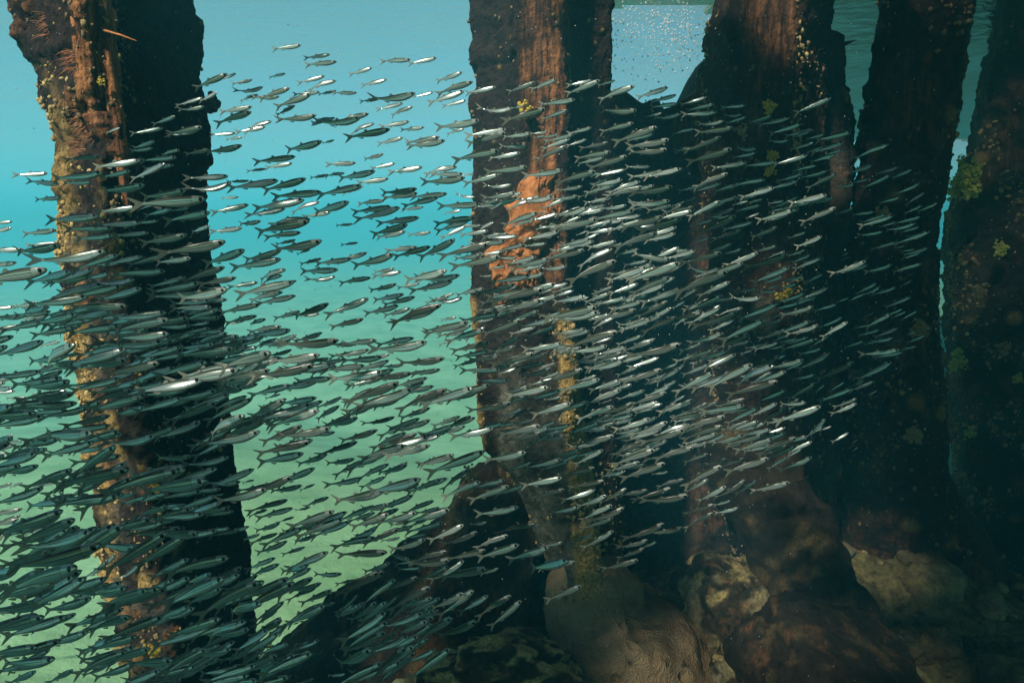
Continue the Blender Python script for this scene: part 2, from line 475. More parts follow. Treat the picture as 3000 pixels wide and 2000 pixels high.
V, F, at = column(P1L, P1R, D1, 0.27, [(-1, 0.05), (-0.34, -1), (-0.2, -1), (1, 0.1), (0.5, 1), (-0.6, 1)], ZT, -1.95, masks=masks1, seed=1, disp=0.013, lump=0.024)
p1 = empty('dock_piling', (-1.2, D1, -1.9), 'rust streaked piling nearest the open sea, crusted yellow along its sunlit edge', 'piling', 'encrusted pier pilings')
part_at('shaft', mesh_np('shaft', V, F, [ENC], at), p1)
def w1(M):
    d = M['u'] - lerp_line(C1, M['v']); cl = sstep(-0.05, 0.3, fbm(M['s'] * 6, 3))
    return 0.02 + cl * (sstep(.8, 1, -M['A']) * sstep(100, 260, M['v']) * 2 + 0.5 * (d < 0) + 1.5 * band(d, -80, 50, 20)) + 0.10 * sstep(.9, 1, M['A'])
barnacles(p1, w1, 2400, 0.0018, 0.0075, 1, lambda M, i: 0.2 + 0.55 * (M['v'][i] > 180) * (M['A'][i] < -.55) + 0.35 * (M['v'][i] > 480))
V, F, at = column(P2L, P2R, D2, 0.27, [(-1, -0.15), (-0.42, -0.5), (-0.34, -1), (0.32, -1), (0.42, -0.5), (1, -0.2), (1, 0.8), (-1, 0.8)], ZT, -1.62, masks=masks2, seed=2, disp=0.009, lump=0.015)
p2 = empty('dock_piling', (0.22, D2, -1.45), 'dark square piling with an orange rust rib, standing on brown boulder coral', 'piling', 'encrusted pier pilings')
part_at('shaft', mesh_np('shaft', V, F, [ENC], at), p2)
def w2(M):
    v = M['v']; gl = np.interp(v, [900, 940, 1130, 1350, 1680], [1640, 1652, 1668, 1696, 1725])
    cl = sstep(-0.1, 0.3, fbm(M['s'] * 7, 3))
    return 0.05 + 1.6 * cl * sstep(.9, 1, -M['A']) + 4 * cl * band(M['u'], gl - 40, gl + 45, 14) * (v > 900) + 0.25 * band(M['u'], 1520, 1670, 10) * (v < 520) * cl + (M['u'] > gl) * (v > 1350) * .8
barnacles(p2, w2, 2000, 0.0022, 0.0085, 2, lambda M, i: 0.15 + 0.6 * (M['v'][i] > 560) * (M['A'][i] < -.85) + 0.55 * (M['v'][i] > 900) * (M['u'][i] > 1600) )
V, F, at = column(P3L, P3R, D3, 0.30, [(-1, 0.1), (-0.55, -0.8), (-0.3, -1), (0.42, -1), (0.5, -0.9), (1, 0.3), (0.7, 1), (-0.8, 1)], ZT, -2.2, masks=masks3, seed=3, disp=0.012, lump=0.02)
p3 = empty('dock_piling', (1.1, D3, -1.7), 'dark brown piling with three yellow corals up its face, standing before a crumbled stub', 'piling', 'encrusted pier pilings')
part_at('shaft', mesh_np('shaft', V, F, [ENC], at), p3)
barnacles(p3, lambda M: 0.08 + sstep(-0.1, .3, fbm(M['s'] * 6, 3)) * (0.3 + 2 * band(M['u'], 2322, 2352, 8) + 2 * sstep(.8, 1, -M['A'])), 1800, 0.0025, 0.009, 3, lambda M, i: 0.12 + 0.5 * (abs(M['u'][i] - 2337) < 16) + 0.2 * (M['A'][i] < -.8))
V, F, at = column(P4L, P4R, D4, 0.32, [(-1, -0.1), (-0.7, -0.9), (-0.4, -1), (0.6, -1), (0.9, -0.7), (1, 0), (0.8, 1), (-0.8, 1)], ZT, -2.4, masks=masks_dark, seed=4, disp=0.014, lump=0.024)
p4 = empty('dock_piling', (2.0, D4, -1.75), 'near black piling flaring at its foot, a strip of open water beside it', 'piling', 'encrusted pier pilings')
part_at('shaft', mesh_np('shaft', V, F, [ENC_B], at), p4)
barnacles(p4, lambda M: 0.05 + sstep(-0.1, .35, fbm(M['s'] * 5, 3)), 2000, 0.0025, 0.010, 4, lambda M, i: 0.12 + 0.25 * (M['A'][i] < -.8))
V, F, at = column(P5L, P5R, D5, 0.4, [(-1, -0.1), (-0.7, -0.9), (-0.4, -1), (0.6, -1), (0.9, -0.7), (1, 0), (0.8, 1), (-0.8, 1)], ZT, -3.1, masks=masks5, seed=5, disp=0.02, lump=0.035, dz=0.009)
p5 = empty('dock_piling', (3.0, D5, -1.8), 'hazy grey green piling cut by the frame edge, dotted with lime yellow corals', 'piling', 'encrusted pier pilings')
part_at('shaft', mesh_np('shaft', V, F, [ENC_B], at), p5)
barnacles(p5, lambda M: 0.03 + sstep(0, .35, fbm(M['s'] * 4, 3)) ** 2, 2400, 0.004, 0.014, 5, lambda M, i: 0.35)
# crumbled concrete stub behind the third piling
SL = [(1775, 0), (1775, 2000)]; SR = [(2444, 200), (2464, 290), (2471, 335), (2478, 429), (2473, 558), (2467, 700), (2446, 779), (2440, 1000), (2440, 2000)]
topu = [(1770, 285), (1805, 290), (1850, 325), (1890, 318), (1905, 345), (1950, 320), (2000, 290), (2030, 215), (2060, 160), (2425, 150), (2440, 195), (2455, 240), (2480, 300)]
def stub_top(X):
    u = 1500 + FPX * X / (DB * FWD[1])
    tv = np.interp(u, [a for a, _ in topu], [b for _, b in topu]) + 12 * fbm(np.stack([X.ravel() * 9, X.ravel() * 0, X.ravel() * 0], 1), 3).reshape(X.shape)
    d = (1000 - tv) / FPX
    return DB * (FWD[2] + d * UPV[2]) / (FWD[1] + d * UPV[1])
V, F, at = column(SL, SR, DB, 0.3, [(-1, -0.6), (-0.9, -1), (0.9, -1), (1, -0.6), (1, 0.8), (-1, 0.8)], 0.9, -2.6, masks=masks_dark, seed=6, disp=0.02, lump=0.03, dz=0.008, ztop_fn=stub_top, npts=360)
stub = link('broken_piling', mesh_np('broken_piling', V, F, [ENC_B], at))
tag(stub, 'wide broken concrete stub with a crumbled top, behind the yellow spotted brown piling', 'broken piling')

# ------------------------------------------------------------------ unseen deck added above the frame, outline and openings cut to shape the sunlight
def shading_deck():
    rs = np.random.RandomState(12)
    m = lumpy_mat('deck_timber', (0.10, 0.08, 0.06), (0.22, 0.18, 0.13), 8)
    root = empty('shading_deck', (1.5, 3, 1.8), 'unseen plank deck added above the water to block and shape the sunlight', 'shading deck')
    boxes = []
    def bx(x0, x1, y0, y1, z0, z1): boxes.append((x0, x1, y0, y1, z0, z1))
    far = 6.2
    rows = [(-2.62, -2.45, [(-7, -0.35)]), (-2.45, -2.3, [(-7, -0.2)]), (-2.3, -1.97, [(-7, 0.15)]), (-1.97, -1.87, [(-7, 0.15)]), (-1.87, -1.75, [(-7, -0.4), (-0.1, 0.3)]),
            (-1.75, -1.62, [(-7, -1.1), (-0.78, -0.42), (-0.32, 0.05)]), (-1.62, -1.5, [(-7, -1.1), (-0.78, 0.05)]), (-1.5, -1.4, [(-7, -0.08)]), (-1.4, -1.2, [(-7, -1.0), (-0.5, -0.1)]), (-1.2, -0.96, [(-7, -1.05)]), (-0.96, -0.62, [(-7, -0.9), (-0.74, -0.32)]),
            (-0.62, -0.36, [(-7, -0.3), (0.05, 1.25), (2.4, 4)]), (-0.36, -0.2, [(-7, 0.7), (0.86, 1.35), (2.2, far)]), (-0.2, 0.04, [(-7, far)]), (0.04, 0.2, [(-7, 2.4), (3.4, far)]), (0.2, 0.5, [(-7, 1.5), (3.6, far)])]
    rows += [(q, q + 0.24, [(-7, -1.0)]) for q in np.arange(-9.34, -2.63, 0.24)]
    for q in np.arange(0.5, 12, 0.24):
        end = far if q < 2 else min(far + (q - 2) * 5, 16)
        end += rs.uniform(-.5, .3)
        if 0.95 < q < 2.6:                          # narrow slats here let part of the sun through
            rows.append((q, q + 0.24, [(-7, 1.9), (3.2, end)]))
            for r_ in np.arange(q, q + 0.23, 0.08): rows.append((r_, r_ + 0.062, [(1.9, 3.2)]))
        else: rows.append((q, q + 0.24, [(-7, end)]))
    for x0, x1, segs in rows:                       # planks running away from the camera, cut short or left open where sun should fall
        for y0, y1 in segs:
            bx(x0, x1 - (0.003 if x0 > 2.4 else 0.024), y0 + rs.uniform(-.02, .02), y1 + rs.uniform(-.02, .02), 1.80, 1.845)
    def mesh_boxes(bl):
        Vs, Fs = [], []
        for k, (x0, x1, y0, y1, z0, z1) in enumerate(bl):
            Vs.append(np.array([(a, b, c) for c in (z0, z1) for b in (y0, y1) for a in (x0, x1)], float))
            Fs.append(np.array([(0, 2, 3, 1), (4, 5, 7, 6), (0, 1, 5, 4), (1, 3, 7, 5), (3, 2, 6, 7), (2, 0, 4, 6)]) + 8 * k)
        return np.concatenate(Vs) - np.array(root.location), np.concatenate(Fs)
    V, F = mesh_boxes(boxes); link('planking', mesh_np('planking', V, F, [m], smooth=False), root)
    for y in (-2.0, 2.62, 4.2, 5.8):
        V, F = mesh_boxes([(-0.3, 11.8, y, y + .14, 1.725, 1.797)]); link('joist', mesh_np('joist', V, F, [m], smooth=False), root)
shading_deck()

# ------------------------------------------------------------------ rocks, corals and growths
def sphere_dirs(nl, nm):
    th = np.linspace(0, math.pi, nl); ph = np.linspace(0, 2 * math.pi, nm, endpoint=False)
    T, Pp = np.meshgrid(th, ph, indexing='ij')
    return np.stack([np.sin(T) * np.cos(Pp), np.sin(T) * np.sin(Pp), np.cos(T)], -1).reshape(-1, 3), grid_faces(nl, nm)[:, ::-1]
def boulder_v(size, rot=(0, 0, 0), seed=0, box=0.0, amp=0.12, freq=2.0, nl=110, nm=180, fine=0.02, lump=0.0, lfreq=6.0):
    d, F = sphere_dirs(nl, nm)
    r = np.ones(len(d))
    if box: r = r / (np.abs(d) ** box).sum(1) ** (1 / box)
    s = d * r[:, None] + seed * 5.3
    r = r * (1 + amp * 2 * fbm(s * freq, 3) + fine * 2 * fbm(s * 9, 4, 0.65))
    if lump:
        w, rv = worley(s * lfreq); r = r + lump * np.clip(0.6 - w, 0, 1) * (0.3 + rv)
    V = d * r[:, None] * np.array(size)
    return V @ np.array(Euler(rot).to_matrix()).T, F, s

def boulder(name, loc, size, rot, mat, label, cat, attrs=None, **kw):
    V, F, s = boulder_v(size, rot, **kw)
    at = attrs(V + np.array(loc), s) if attrs else None
    o = link(name, mesh_np(name, V, F, [mat], at)); o.location = loc
    return tag(o, label, cat)

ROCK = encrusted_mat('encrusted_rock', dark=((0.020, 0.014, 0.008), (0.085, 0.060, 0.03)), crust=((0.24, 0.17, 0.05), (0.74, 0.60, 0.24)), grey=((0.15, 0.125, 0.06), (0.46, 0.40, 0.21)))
ROCK_SHADE = encrusted_mat('shaded_dark_rock', dark=((0.010, 0.007, 0.005), (0.040, 0.028, 0.016)), crust=((0.08, 0.055, 0.02), (0.26, 0.18, 0.07)), grey=((0.04, 0.03, 0.02), (0.12, 0.10, 0.06)))  # darker copy of the crusted rock, with shade put into its colour
def rock_at(V, s):
    nz = fbm(s * 3.5, 4, 0.6)
    return {'rust': 0.35 * sstep(0.15, 0.4, fbm(s * 5 + 3, 4)), 'crust': 0.85 * sstep(0.05, 0.4, nz), 'grey': sstep(-0.2, 0.2, fbm(s * 2 + 8, 4))}
def rock_dark(V, s):
    nz = fbm(s * 3.5, 4, 0.6)
    z = np.zeros(len(V))
    return {'rust': 0.25 * sstep(0.1, 0.4, nz), 'crust': 0.35 * sstep(0.2, 0.45, fbm(s * 4 + 3, 4)), 'grey': 0.2 * sstep(0, .4, nz)}

# brown boulder coral under the second piling
CORAL = None
def coral_mat():
    m, nt, b = new_mat('boulder_coral')
    co = N(nt, 'ShaderNodeTexCoord').outputs['Object']
    vo = N(nt, 'ShaderNodeTexVoronoi'); vo.inputs['Scale'].default_value = 150; nt.links.new(co, vo.inputs['Vector'])
    n1 = noise_n(nt, 5, 4, 0.6, co); n2 = noise_n(nt, 14, 4, 0.6, co)
    c = ramp(nt, n1.outputs[0], [(0.35, (0.23, 0.145, 0.073)), (0.65, (0.44, 0.305, 0.16))]).outputs[0]
    sp = ramp(nt, n2.outputs[0], [(0.30, (0.25, 0.23, 0.2)), (0.40, (1, 1, 1))]).outputs[0]
    mu = N(nt, 'ShaderNodeMix', data_type='RGBA', blend_type='MULTIPLY'); mu.inputs[0].default_value = 1
    nt.links.new(c, mu.inputs[6]); nt.links.new(sp, mu.inputs[7])
    nt.links.new(mu.outputs[2], b.inputs['Base Color'])
    b.inputs['Roughness'].default_value = 0.8; b.inputs['Specular IOR Level'].default_value = 0.2
    bump(nt, b, vo.outputs['Distance'], 0.9, 0.008)
    return m
def coral_mound():
    # outline radius in the picture plane at distance 2.35
    ol = [(1640,1655),(1634,1746),(1622,1835),(1618,1898),(1622,1960),(1643,2020),(1655,2200)]
    orr = [(1850,1660),(1866,1729),(1905,1773),(1990,1804),(2050,1862),(2100,1925),(2150,2000),(2270,2200)]
    nz, na = 190, 220
    vs = np.linspace(2200, 1640, nz)
    V = []; W = []
    a = np.linspace(0, 2 * math.pi, na, endpoint=False)
    for k, v in enumerate(vs):
        c0 = at_y(1500, v, 2.45)
        xl, xr = at_y(lerp_line(ol, v), v, 2.45)[0] if False else x_of(lerp_line(ol, v), c0[2], 2.45), x_of(lerp_line(orr, v), c0[2], 2.45)
        t = np.clip((v - 1640) / 120, 0.0, 1); cap = math.sqrt(max(1 - (1 - t) ** 2, 0.0004))
        hw = (xr - xl) / 2 * cap; dep = (0.16 + 0.24 * np.clip((v - 1640) / 400, 0, 1)) * cap
        V.append(np.stack([(xl + xr) / 2 + hw * np.cos(a), 2.5 + dep * np.sin(a) - 0.10 * np.clip((v - 1700) / 300, 0, 1), np.full(na, c0[2])], 1))
    V = np.concatenate(V); F = grid_faces(nz, na)
    n = vnormals(V, F); s = V * 1.0
    w, r = worley(s * 5.5 + 3); w3, r3 = worley(s * 11 + 31)
    d = 0.035 * fbm(s * 4, 3) * 2 + 0.05 * np.clip(0.55 - w, 0, 1) * (r > .4) + 0.02 * np.clip(.5 - w3, 0, 1) * (r3 > .5) - 0.05 * np.clip(0.26 - w3, 0, 1) * (r3 < .45) * 4 + 0.010 * fbm(s * 14, 4, .65) + 0.003 * vnoise(s * 90)
    V = V + n * d[:, None]
    c = np.array([0.35, 2.45, -1.7])
    o = link('boulder_coral', mesh_np('boulder_coral', V - c, [F, (np.arange(na) + (nz - 1) * na)[None, :]], [coral_mat()])); o.location = c
    tag(o, 'brown lobed boulder coral the orange ribbed piling stands on, pitted with dark holes', 'coral')
coral_mound()

# dark ledge climbing from the first piling's foot to the second piling
def ledge():
    top = [(690,1980),(770,1905),(860,1825),(980,1725),(1090,1680),(1180,1600),(1250,1555),(1310,1500),(1372,1395),(1400,1345),(1480,1330),(1600,1350)]
    us = np.linspace(690, 1600, 330)
    tv = np.interp(us, [a for a, _ in top], [b for _, b in top]) + 7
    yt = np.interp(us, [690, 1600], [2.55, 2.95])
    rows = []
    ax = at_y(us[0], 0, 1)
    P = np.array([at_y(u, v, y) for u, v, y in zip(us, tv, yt)])
    prof = [(0.9, -1.95), (0.55, 'd0'), (0.22, 'd1'), (0.06, 'd2'), (0, 'top'), (-0.05, 'e1'), (-0.13, 'e2'), (-0.30, 'e3'), (-0.55, -1.9), (-0.62, -2.1)]
    lines = []
    for dy, h in prof:
        z = {'top': P[:, 2], 'd2': P[:, 2] - 0.02, 'd1': P[:, 2] - 0.14, 'd0': P[:, 2] - 0.5, 'e1': P[:, 2] - 0.03, 'e2': P[:, 2] - 0.16, 'e3': P[:, 2] * 0.45 - 0.55 * 1.8}.get(h, np.full(len(us), h if not isinstance(h, str) else 0.0))
        z = np.minimum(z, P[:, 2])
        lines.append(np.stack([P[:, 0] + 0.25 * dy, P[:, 1] + dy, z], 1))
    L = np.array(lines)
    tt = np.linspace(0, len(prof) - 1, 150)
    i = np.clip(tt.astype(int), 0, len(prof) - 2); f = (tt - i)[:, None, None]
    G = L[i] * (1 - f) + L[i + 1] * f
    V = G.reshape(-1, 3); F = grid_faces(150, len(us), False)
    n = vnormals(V, F)
    if n[:, 2].mean() < 0: F = F[:, ::-1]; n = -n
    w, r = worley(V * 6); w2, r2 = worley(V * 17)
    d = 0.05 * fbm(V * 3.5, 4, 0.6) + 0.04 * np.clip(.6 - w, 0, 1) * r + 0.015 * np.clip(.6 - w2, 0, 1) * r2 + 0.008 * fbm(V * 30, 3)
    V = V + n * d[:, None]
    nz = fbm(V * 6, 4)
    at = {'rust': 0.3 * sstep(0, .4, nz), 'crust': 0.6 * sstep(0.1, 0.4, fbm(V * 8 + 4, 4)), 'grey': 0.25 * sstep(0, .4, fbm(V * 3, 3))}
    c = np.array([-0.4, 2.6, -1.7])
    o = link('rock_ledge', mesh_np('rock_ledge', V - c, F, [ROCK_SHADE], at)); o.location = c
    tag(o, 'dark rubble ledge climbing from the foot of the leftmost piling to the orange ribbed piling', 'rock ledge')
ledge()

def P_at(u, v, y): return tuple(at_y(u, v, y))
boulder('rock', P_at(1480, 1975, 2.12), (0.26, 0.17, 0.12), (0, 0, 0.2), ROCK, 'rock crusted with bright yellow sponge, left of the brown boulder coral', 'rock', attrs=lambda V, s: {'rust': 0.3 * sstep(0.1, .4, fbm(s * 6, 4)), 'crust': sstep(-0.1, 0.3, fbm(s * 4, 4)), 'grey': 0 * V[:, 0]}, seed=11, amp=0.2, lump=0.12)
boulder('rock', P_at(2180, 1800, 2.6), (0.23, 0.22, 0.20), (0.25, 0.32, 0.35), ROCK, 'pale yellow brown rock lit from above, beside the leaning beam', 'rock', attrs=rock_at, seed=12, box=3.2, amp=0.10, lump=0.07, fine=0.035)
boulder('rock', P_at(2010, 1800, 2.75), (0.20, 0.2, 0.18), (0.1, 0.0, 0.8), ROCK, 'low brown rock between the boulder coral and the pale lit rock', 'rock', attrs=rock_dark, seed=13, amp=0.16, lump=0.1)
boulder('rock', P_at(2430, 2010, 2.1), (0.30, 0.24, 0.21), (0.35, 0.45, 0.25), ROCK_SHADE, 'black angular block with a peaked top at the lower frame edge', 'rock', attrs=rock_dark, seed=14, box=4.5, amp=0.06, fine=0.02)
boulder('rock', P_at(2200, 1985, 2.3), (0.13, 0.12, 0.11), (0.2, 0.3, 0.35), ROCK, 'small yellowish stone wedged between the pale lit rock and the black block', 'rock', attrs=rock_at, seed=15, box=3, amp=0.12, lump=0.08)

def beam(name, pts, rad, mat, label, cat, attrs, sq=3.0, seed=0, disp=0.03, lump=0.03, n=120, na=90):
    P = np.array(pts, float); t = np.linspace(0, len(P) - 1, n); i = np.clip(t.astype(int), 0, len(P) - 2); f = (t - i)[:, None]
    C = P[i] * (1 - f) + P[i + 1] * f
    rr = np.interp(t, range(len(rad)), rad)
    a = np.linspace(0, 2 * math.pi, na, endpoint=False)
    T = np.gradient(C, axis=0); T /= np.linalg.norm(T, axis=1, keepdims=True)
    B = np.cross(T, np.array([0.1, 1, 0.05])); B /= np.linalg.norm(B, axis=1, keepdims=True)
    U = np.cross(B, T)
    r = 1 / (np.abs(np.cos(a)) ** sq + np.abs(np.sin(a)) ** sq) ** (1 / sq)
    V = (C[:, None] + rr[:, None, None] * r[None, :, None] * (np.cos(a)[None, :, None] * B[:, None] + np.sin(a)[None, :, None] * U[:, None])).reshape(-1, 3)
    F = grid_faces(n, na)
    nn = vnormals(V, F)
    if ((V - C.repeat(na, 0)) * nn).sum() < 0: F = F[:, ::-1]; nn = -nn
    s = V + seed * 3.1
    w, rv = worley(s * 12)
    V = V + nn * (disp * 2 * fbm(s * 5, 4, .6) + lump * np.clip(.55 - w, 0, 1) * (rv > .5))[:, None]
    c = C.mean(0)
    ends = [np.arange(na)[None, ::-1], (np.arange(na) + (n - 1) * na)[None, :]]
    o = link(name, mesh_np(name, V - c, [F] + ends, [mat], attrs(V, s))); o.location = c
    return tag(o, label, cat)
beam('fallen_beam', [P_at(2130, 1180, 2.9), P_at(2235, 1450, 2.72), P_at(2370, 1700, 2.55), P_at(2470, 1930, 2.38)], [0.19, 0.19, 0.175, 0.16], ROCK_SHADE, 'dark crusted beam leaning down from the brown piling toward the black block', 'beam', lambda V, s: {'rust': 0.12 * sstep(0, .4, fbm(s * 6, 4)), 'crust': 0.6 * sstep(0.05, .4, fbm(s * 9, 4)), 'grey': 0 * V[:, 0]}, sq=3.2, seed=3)
STICK = lumpy_mat('stick', (0.10, 0.10, 0.035), (0.26, 0.25, 0.10), 80)
st = beam('branch', [P_at(2541, 1873, 2.32), P_at(2600, 1905, 2.28), P_at(2672, 1950, 2.22), P_at(2740, 2010, 2.15)], [0.010, 0.012, 0.013, 0.012], STICK, 'thin greenish forked stick lying against the black block', 'branch', lambda V, s: {}, sq=2, seed=5, disp=0.004, lump=0.004, n=50, na=14)
tw = beam('twig', [P_at(2576, 1853, 2.33), P_at(2592, 1880, 2.31), P_at(2625, 1922, 2.27)], [0.007, 0.008, 0.008], STICK, '', '', lambda V, s: {}, sq=2, seed=6, disp=0.003, lump=0.003, n=30, na=12)
del tw['label']; del tw['category']
tw.parent = st; tw.location = tw.location - st.location

# clumps of yellow coral, sponges, hydroids on the pilings
def clump_mesh(name, rad, n, mat, seed, flat=0.5, ball=0.2):
    rs = np.random.RandomState(seed)
    d, F = sphere_dirs(8, 10)
    Vs, Fs = [], []
    n = int(n * 3)
    for k in range(n):
        q = rs.randn(3); q /= np.linalg.norm(q); q[1] = -abs(q[1]) * flat
        q *= rad * rs.uniform(0.2, 1.0) ** .7 * (1 + .22 * math.sin(3 * math.atan2(q[2], q[0]) + seed)) * np.array([.9, 1, 1])
        r = rad * ball * rs.uniform(0.35, 1.1)
        dd = d * (1 + 0.22 * vnoise(d * 2.2 + k * 7.7))[:, None]
        Vs.append(dd * r * np.array([1, 1, rs.uniform(0.7, 1.2)]) + q); Fs.append(F + len(d) * k)
    V = np.concatenate(Vs)
    return mesh_np(name, V, np.concatenate(Fs), [mat])
YEL = lumpy_mat('yellow_coral', (0.30, 0.20, 0.02), (0.75, 0.56, 0.09), 70)
LIME = lumpy_mat('lime_coral', (0.25, 0.26, 0.05), (0.62, 0.62, 0.16), 50)
ORA = lumpy_mat('orange_sponge', (0.28, 0.085, 0.022), (0.62, 0.26, 0.085), 26, bumpd=0.01)
TAN = lumpy_mat('tan_crust', (0.18, 0.12, 0.06), (0.46, 0.34, 0.17), 60)
BLK = lumpy_mat('dark_sponge', (0.02, 0.016, 0.014), (0.06, 0.045, 0.04), 40)
PINK = lumpy_mat('hydroid', (0.30, 0.11, 0.05), (0.62, 0.30, 0.15), 50)
def surf(u, v, D, back):      # a point just in front of a piling's face
    return np.array(at_y(u, v, D - back))
def clump(name, u, v, y, rad_px, n, mat, label, cat, seed, group=None, **kw):
    p = np.array(at_y(u, v, y)); rad = rad_px / FPX * float(p @ FWD)
    o = link(name, clump_mesh(name, rad, n, mat, seed, **kw)); o.location = p
    return tag(o, label, cat, group)
G = 'yellow corals on the pilings'
clump('yellow_coral', 2253, 314, 2.64, 21, 26, YEL, 'uppermost of the three yellow corals on the brown piling, ring shaped', 'coral', 1, G)
clump('yellow_coral', 2263, 455, 2.64, 20, 30, YEL, 'middle yellow coral on the brown piling, just above a passing fish', 'coral', 2, G)
clump('yellow_coral', 2256, 502, 2.64, 20, 24, YEL, 'lower half of the split yellow coral on the brown piling, just below a passing fish', 'coral', 3, G)
clump('yellow_coral', 2298, 862, 2.62, 27, 26, YEL, 'lowest yellow coral on the brown piling, among dim fish', 'coral', 4, G)
clump('yellow_coral', 2170, 385, 2.66, 24, 14, TAN, 'flat ochre coral tucked beside a fish high on the brown piling', 'coral', 5, G, flat=0.3)
clump('yellow_coral', 2345, 121, 2.8, 6, 6, YEL, 'tiny yellow dot of coral high on the corner of the brown piling', 'coral', 6, G)
clump('yellow_coral', 2746, 149, 2.88, 10, 10, TAN, 'small ochre dot of coral high on the near black piling', 'coral', 7, G)
clump('yellow_coral', 2725, 85, 2.88, 11, 10, TAN, 'faint tan coral nearest the surface on the near black piling', 'coral', 17, G)
clump('yellow_coral', 2583, 625, 2.86, 26, 20, TAN, 'tan fan of coral halfway up the near black piling', 'coral', 8, G)
clump('yellow_coral', 2690, 965, 2.86, 34, 26, TAN, 'tan branching coral low on the near black piling, past the last fish', 'coral', 9, G)
clump('yellow_coral', 2672, 1270, 2.86, 34, 26, TAN, 'brown and orange coral knob near the foot of the near black piling', 'coral', 10, G)
clump('lime_coral', 2830, 525, 3.98, 52, 60, LIME, 'large lime yellow coral cluster on the hazy piling at the frame edge', 'coral', 11, G, ball=0.14)
clump('lime_coral', 2815, 466, 4.00, 17, 14, LIME, 'small lime coral sprig just above the large lime cluster', 'coral', 12, G)
clump('lime_coral', 2790, 560, 4.02, 26, 20, LIME, 'dull lime coral on the hazy piling edge, below the large lime cluster', 'coral', 13, G)
clump('lime_coral', 2838, 1268, 3.96, 19, 22, LIME, 'bright green coral knob low on the hazy piling', 'coral', 14, G, flat=.5)
clump('lime_coral', 2805, 1060, 3.96, 32, 26, LIME, 'ragged lime coral halfway down the hazy piling', 'coral', 15, G, flat=.4)
clump('lime_coral', 2980, 1108, 3.94, 18, 16, LIME, 'round lime coral at the very edge of the frame on the hazy piling', 'coral', 16, G)
clump('lime_coral', 2940, 1018, 3.94, 22, 18, TAN, 'dim round brown coral on the hazy piling', 'coral', 18, G)
clump('lime_coral', 2868, 855, 3.96, 30, 24, TAN, 'dim ochre coral patch midway on the hazy piling', 'coral', 19, G, flat=.3)
clump('lime_coral', 2930, 730, 3.96, 26, 22, LIME, 'dull green coral patch on the hazy piling beneath the large lime cluster', 'coral', 20, G, flat=.3)
clump('barrel_sponge', 1540, 322, 2.3, 28, 26, YEL, 'yellow tube sponge on the orange rib, behind the first fish to cross it', 'sponge', 21, flat=.6)
clump('barrel_sponge', 622, 305, 2.06, 24, 12, BLK, 'dark round sponge sticking out from the leftmost piling over blue water', 'sponge', 22, ball=.5)
clump('yellow_coral', 397, 1122, 1.72, 18, 14, YEL, 'bright yellow coral on the rust streaked piling, half hidden by fish', 'coral', 23, G)
clump('yellow_coral', 455, 1425, 1.72, 22, 16, YEL, 'yellow coral low on the rust streaked piling among the densest fish', 'coral', 24, G)
clump('yellow_coral', 452, 1905, 1.72, 28, 20, YEL, 'mustard coral at the foot of the rust streaked piling by the lower frame edge', 'coral', 25, G, flat=.4)
clump('yellow_coral', 790, 1890, 2.15, 16, 12, YEL, 'small yellow coral on the dark ledge beside the leftmost piling', 'coral', 26, G)
clump('yellow_coral', 130, 265, 1.98, 26, 18, TAN, 'pale yellow crusty coral on the outer edge of the leftmost piling', 'coral', 27, G)
clump('yellow_coral', 1378, 1388, 2.5, 30, 22, TAN, 'pale crusty coral lit at the top of the dark ledge', 'coral', 28, G, flat=.5)
clump('yellow_coral', 298, 240, 1.76, 15, 16, YEL, 'string of orange yellow polyps between the rusty strips of the leftmost piling', 'coral', 29, G)
def sponge():
    p = at_y(1540, 690, 2.32)
    d, F = sphere_dirs(120, 160)
    s = d * 1.0
    s = d * np.array([0.85, 0.5, 1.9])
    w, r = worley(s * 2.8 + 4); w2, r2 = worley(s * 5 + 9)
    rr = 1 + 0.45 * fbm(s * 1.6, 3) + 0.35 * np.clip(.6 - w, 0, 1) - 0.9 * np.clip(.30 - w2, 0, 1) * (r2 > .4) * 2 + 0.12 * fbm(s * 12, 4)
    V = d * rr[:, None] * np.array([0.085, 0.05, 0.19])
    V[:, 0] += 0.30 * V[:, 2] + 0.02 * np.sin(V[:, 2] * 30)
    o = link('orange_sponge', mesh_np('orange_sponge', V, F, [ORA])); o.location = p
    tag(o, 'large folded orange sponge draped over the rib of the middle piling', 'sponge')
sponge()
def hydroid(u, v, y, px, n, seed, label):
    rs = np.random.RandomState(seed); p = np.array(at_y(u, v, y)); L0 = px / FPX * float(p @ FWD)
    Vs, Fs = [], []; o = 0
    for k in range(n):
        q = rs.uniform(-1, 1, 3) * np.array([.35, .12, .45]) * L0
        ang = rs.uniform(1.9, 4.0); L = L0 * rs.uniform(.25, .7)
        dr = np.array([math.cos(ang), -rs.uniform(.2, .9), -math.sin(ang) * .7]); w = L * 0.05
        t = np.linspace(0, 1, 6)[:, None]
        c = q + dr * L * t + np.array([0, 0, -1]) * L * .35 * t ** 2
        sd = np.array([0, 0, 1.0]) * w * (1 - t * .8); sy = np.array([1.0, 0, 0]) * w * (1 - t * .8)
        ring = np.stack([c + sd, c + sy, c - sd, c - sy], 1).reshape(-1, 3)
        Vs.append(ring); Fs.append(grid_faces(6, 4) + o); o += 24
    ob = link('hydroid', mesh_np('hydroid', np.concatenate(Vs), np.concatenate(Fs), [PINK])); ob.location = p
    tag(ob, label, 'hydroid', 'feathery hydroids on the leftmost piling')
